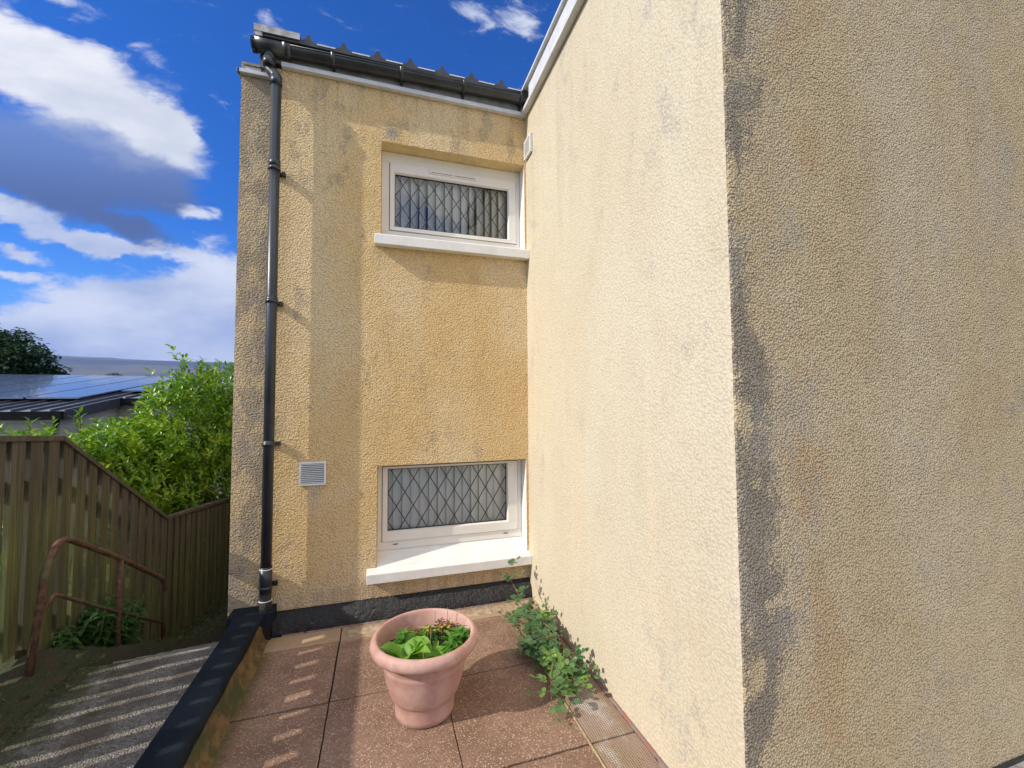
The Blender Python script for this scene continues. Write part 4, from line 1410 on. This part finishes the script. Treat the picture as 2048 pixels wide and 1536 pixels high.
# weeds below the fence
weed_spots = [(-1.98, 3.98, 'dark nettle clump behind the middle post of the handrail'), (-1.97, 4.35, 'nettle clump left of the far post of the handrail'), (-2.0, 3.72, 'small nettle clump at the foot of the fence near the steps')]
for i, (x, y, lab) in enumerate(weed_spots):
    rng = random.Random(60+i); z0 = gz_(x, y)
    t = thing('nettle_clump', lab, 'weed', (x, y, z0), 'weeds under the fence'); lf = MB(); st = MB()
    for s_ in range(16 if i < 2 else 8):
        a = rng.uniform(0, 6.28); px, py = x+rng.uniform(-.09, .09), y+rng.uniform(-.16, .16); hh = rng.uniform(.15, .36)*(1 if i < 2 else .6)
        tp = Vector((px+.1*math.cos(a), py+.1*math.sin(a), z0+hh)); st.tube([(px, py, z0-.03), tp], .003, 5)
        for k_ in range(9):
            p = Vector((px, py, z0)).lerp(tp, .2+.8*k_/8)
            for m_ in (0, 3.14):
                an = k_*1.57+m_+rng.uniform(-.3, .3); lf.leaf(p, Vector((math.cos(an), math.sin(an), .1)), Vector((0, 0, 1)), rng.uniform(.05, .085), .035, .15, .5)
    lf.build('leaves', 'weed_leaf', t); st.build('stems', 'stem_green', t)

# moss and small grass, uncountable
mb = MB(); rng = random.Random(90)
for i in range(4200):
    r = rng.random()
    if r < .28: x, y = -1.62-abs(rng.gauss(0, .11)), rng.uniform(2.2, 3.4)
    elif r < .9: y = rng.uniform(3.4, 8.2); x = -2.06+abs(rng.gauss(0, .16))
    else: x, y = rng.uniform(-2.05, -1.75), rng.uniform(2.6, 4.4)
    if x > -1.3: continue
    z = gz_(x, y)-(.03 if x > -1.75 and y < 3.4 else 0)
    a = rng.uniform(0, 6.28); L_ = rng.uniform(.008, .026)*(2.4 if y > 4.2 else 1)
    mb.leaf(Vector((x, y, z)), Vector((math.cos(a)*.8, math.sin(a)*.8, rng.uniform(.5, 1.4))), Vector((0, 0, 1)), L_, L_*.28, .1, .4)
o = mb.build('ground_cover', 'moss_blade'); o['kind'] = 'stuff'; o['label'] = 'moss and short grass along the edge of the shaded path and under the fence'

# ------------------------------------------------------------------ neighbouring house with solar roof
NH = thing('neighbour_house', 'low grey harled house with shallow roof covered in solar panels, beyond the hedge', 'house', (-8, 13, -2))
def nz(y): return 1.50+.147*(y-12.0)
X1 = -6.78; X0 = -14.5; X2 = -1.0; Y0 = 12.0; Y1 = 14.15; Y2 = 19.7
mb = MB()
zb = -3.0
mb.quad((X0, Y0, zb), (X1, Y0, zb), (X1, Y0, nz(Y0)-.10), (X0, Y0, nz(Y0)-.10))
mb.quad((X1, Y0, zb), (X1, Y1, zb), (X1, Y1, nz(Y1)-.10), (X1, Y0, nz(Y0)-.10))
mb.quad((X1, Y1, zb), (X2, Y1, zb), (X2, Y1, nz(Y1)-.10), (X1, Y1, nz(Y1)-.10))
mb.quad((X2, Y1, zb), (X2, Y2, zb), (X2, Y2, nz(Y2)-.10), (X2, Y1, nz(Y1)-.10))
mb.quad((X0, Y2, zb), (X0, Y0, zb), (X0, Y0, nz(Y0)-.10), (X0, Y2, nz(Y2)-.10))
mb.quad((X2, Y2, zb), (X0, Y2, zb), (X0, Y2, nz(Y2)-.10), (X2, Y2, nz(Y2)-.10))
mb.build('wall', 'house_wall', NH)
mb = MB(); e = .12
def rf(x0, x1, y0_, y1_):
    mb.hexa([(x0, y0_, nz(y0_)-.10), (x1, y0_, nz(y0_)-.10), (x1, y1_, nz(y1_)-.10), (x0, y1_, nz(y1_)-.10), (x0, y0_, nz(y0_)-.02), (x1, y0_, nz(y0_)-.02), (x1, y1_, nz(y1_)-.02), (x0, y1_, nz(y1_)-.02)])
rf(X0-e, X1+e, Y0-e, Y1-e); rf(X0-e, X2+e, Y1-e+.001, Y2+e)
nroof = mb.build('roof', 'steel_grey', NH)
mb = MB(); x = X0
while x < X2:
    ya = Y0-e if x < X1+e-.02 else Y1-e
    mb.hexa([(x, ya-.004, nz(ya)-.019), (x+.035, ya-.004, nz(ya)-.019), (x+.035, Y2+e, nz(Y2+e)-.019), (x, Y2+e, nz(Y2+e)-.019), (x, ya-.004, nz(ya)+.03), (x+.035, ya-.004, nz(ya)+.03), (x+.035, Y2+e, nz(Y2+e)+.03), (x, Y2+e, nz(Y2+e)+.03)])
    x += .33
mb.build('roof_ribs', 'roof_sheet', nroof)
mb = MB()
mb.box((X0-e, Y0-e-.12, nz(Y0)-.21), (X1+e, Y0-e-.005, nz(Y0)-.03)); mb.build('gutter', 'house_gutter', NH)
mb = MB(); mb.box((X1+e+.005, Y1-e-.12, nz(Y1)-.21), (X2, Y1-e-.005, nz(Y1)-.03)); mb.build('gutter', 'house_gutter', NH)
mb = MB(); mb.hexa([(X1+e+.002, Y0-e, nz(Y0)-.24), (X1+e+.03, Y0-e, nz(Y0)-.24), (X1+e+.03, Y1-e, nz(Y1)-.24), (X1+e+.002, Y1-e, nz(Y1)-.24), (X1+e+.002, Y0-e, nz(Y0)-.0), (X1+e+.03, Y0-e, nz(Y0)-.0), (X1+e+.03, Y1-e, nz(Y1)-.0), (X1+e+.002, Y1-e, nz(Y1)-.0)])
mb.build('barge_board', 'roof_sheet', NH)
mb = MB(); mb.box((X0, Y0-.03, nz(Y0)-.27), (X1, Y0-.004, nz(Y0)-.22)); mb.build('wall_top_trim', 'trim_grey', NH)
mb = MB(); mb.tube(smoothpath([(X1+.02, Y0-.16, nz(Y0)-.16), (X1+.02, Y0-.14, nz(Y0)-.26), (X1-.10, Y0-.07, nz(Y0)-.46), (X1-.10, Y0-.07, -2)], .06), .045, 10); mb.build('downpipe', 'house_gutter', NH)
mb = MB(); mb.box((-7.9, Y0-.02, nz(Y0)-1.1), (-7.35, Y0-.004, nz(Y0)-.62)); f_ = mb.build('window', 'upvc', NH)
mb = MB(); mb.box((-7.85, Y0-.026, nz(Y0)-1.05), (-7.4, Y0-.021, nz(Y0)-.67)); mb.build('pane', 'solar_glass', f_)
# panels: rows up the slope, columns along it
pw, ph = 1.02, 1.62
for r_ in range(4):
    for c_ in range(8):
        xa = -7.15-(pw+.06)*(c_+1)+.0; ya = 13.35+(ph+.03)*r_*.98
        if r_ == 0 and c_ in (3, 4): continue
        xb = xa+pw; yb = ya+ph*.985
        mb = MB(); o0, o1 = .07, .105
        mb.hexa([(xa, ya, nz(ya)+o0), (xb, ya, nz(ya)+o0), (xb, yb, nz(yb)+o0), (xa, yb, nz(yb)+o0), (xa, ya, nz(ya)+o1), (xb, ya, nz(ya)+o1), (xb, yb, nz(yb)+o1), (xa, yb, nz(yb)+o1)])
        mb.build('solar_panel', 'solar_glass', NH)
for r_ in range(3):
    for c_ in range(4):
        xa = -7.10+(pw+.06)*c_; ya = 14.95+(ph+.03)*r_*.98; xb = xa+pw; yb = ya+ph*.985
        mb = MB(); o0, o1 = .07, .105
        mb.hexa([(xa, ya, nz(ya)+o0), (xb, ya, nz(ya)+o0), (xb, yb, nz(yb)+o0), (xa, yb, nz(yb)+o0), (xa, ya, nz(ya)+o1), (xb, ya, nz(ya)+o1), (xb, yb, nz(yb)+o1), (xa, yb, nz(yb)+o1)])
        mb.build('solar_panel', 'solar_glass', NH)


# ------------------------------------------------------------------ dark tree beyond the neighbour
def tree(lab, x, y, z0, clusters, n, L_, seed, name='dark_tree'):
    rng = random.Random(seed); t = thing(name, lab, 'tree', (x, y, z0)); mb = MB(); tb = MB()
    top_ = max(c[2] for c in clusters)
    tb.tube([(x, y, z0), (x+.1, y, lerp(z0, top_, .5)), (x, y+.1, top_)], [.28, .2, .07], 10)
    for c in clusters:
        s_ = Vector((x, y, lerp(z0, c[2], .55))); e_ = Vector(c[:3])
        tb.tube([s_, s_.lerp(e_, .5)+Vector((rng.uniform(-.2, .2), rng.uniform(-.2, .2), .15)), e_], [.09, .06, .025], 7)
        m_ = int(n*c[3]**2/sum(q[3]**2 for q in clusters))
        for i in range(m_):
            v = Vector((rng.gauss(0, 1), rng.gauss(0, 1), rng.gauss(0, .8))).normalized()*rng.random()**.4
            k_ = 1+.5*mnoise.fractal(v*2.1+Vector(c[:3]), 1, 2, 3)
            p = Vector(c[:3])+Vector((v.x*c[3]*k_, v.y*c[3]*k_, v.z*c[3]*.62*k_))
            a = rng.uniform(0, 6.28); mb.leaf(p, Vector((math.cos(a), math.sin(a), rng.uniform(-.7, .4))), Vector((rng.uniform(-.4, .4), rng.uniform(-.4, .4), 1)), L_*rng.uniform(.7, 1.3), L_*.55, .12, .3)
    mb.build('crown', 'tree_leaf', t); tb.build('trunk', 'bark', t)


tree('dark broad leaved tree beyond the solar roof at the left edge', -16.8, 24.5, -3.0,
     [(-16.1, 24.5, 4.5, 1.1), (-15.1, 24.2, 3.8, 1.1), (-17.2, 24.5, 4.2, 1.5), (-14.5, 24.3, 3.1, .9), (-15.6, 24, 3.0, 1.4), (-13.7, 24.6, 2.6, .6), (-18.2, 24.5, 3.4, 1.6), (-16.9, 24.0, 2.8, 1.6), (-14.9, 24.4, 2.2, 1.3), (-13.0, 24.5, 2.25, .45), (-16.5, 24.4, 1.7, 1.6)], 26000, .19, 5)
tree('small distant conifer like tree showing just above the solar roof', -13.1, 27.0, -3.0,
     [(-13.1, 27.0, 3.15, .32), (-13.0, 27.0, 2.8, .45)], 900, .12, 6, 'small_tree')

# ------------------------------------------------------------------ air
mb = MB(); mb.box((-5200, -300, -9), (4800, 4200, 420))
hz = mb.build('haze', 'dark_inside'); hz['kind'] = 'stuff'; hz['label'] = 'thin blue air between the houses and the far moor'
hm = bpy.data.materials.new('air'); hm.use_nodes = True; MATS['air'] = hm; ht = hm.node_tree; ht.nodes.clear(); hk = NT(ht)
ho = hk.n('ShaderNodeOutputMaterial'); hv = hk.n('ShaderNodeVolumePrincipled', {'Color': (.28, .46, .95, 1), 'Density': 0.00013, 'Anisotropy': 0.0})
ht.links.new(hv.outputs[0], ho.inputs['Volume']); hz.data.materials.clear(); hz.data.materials.append(hm)
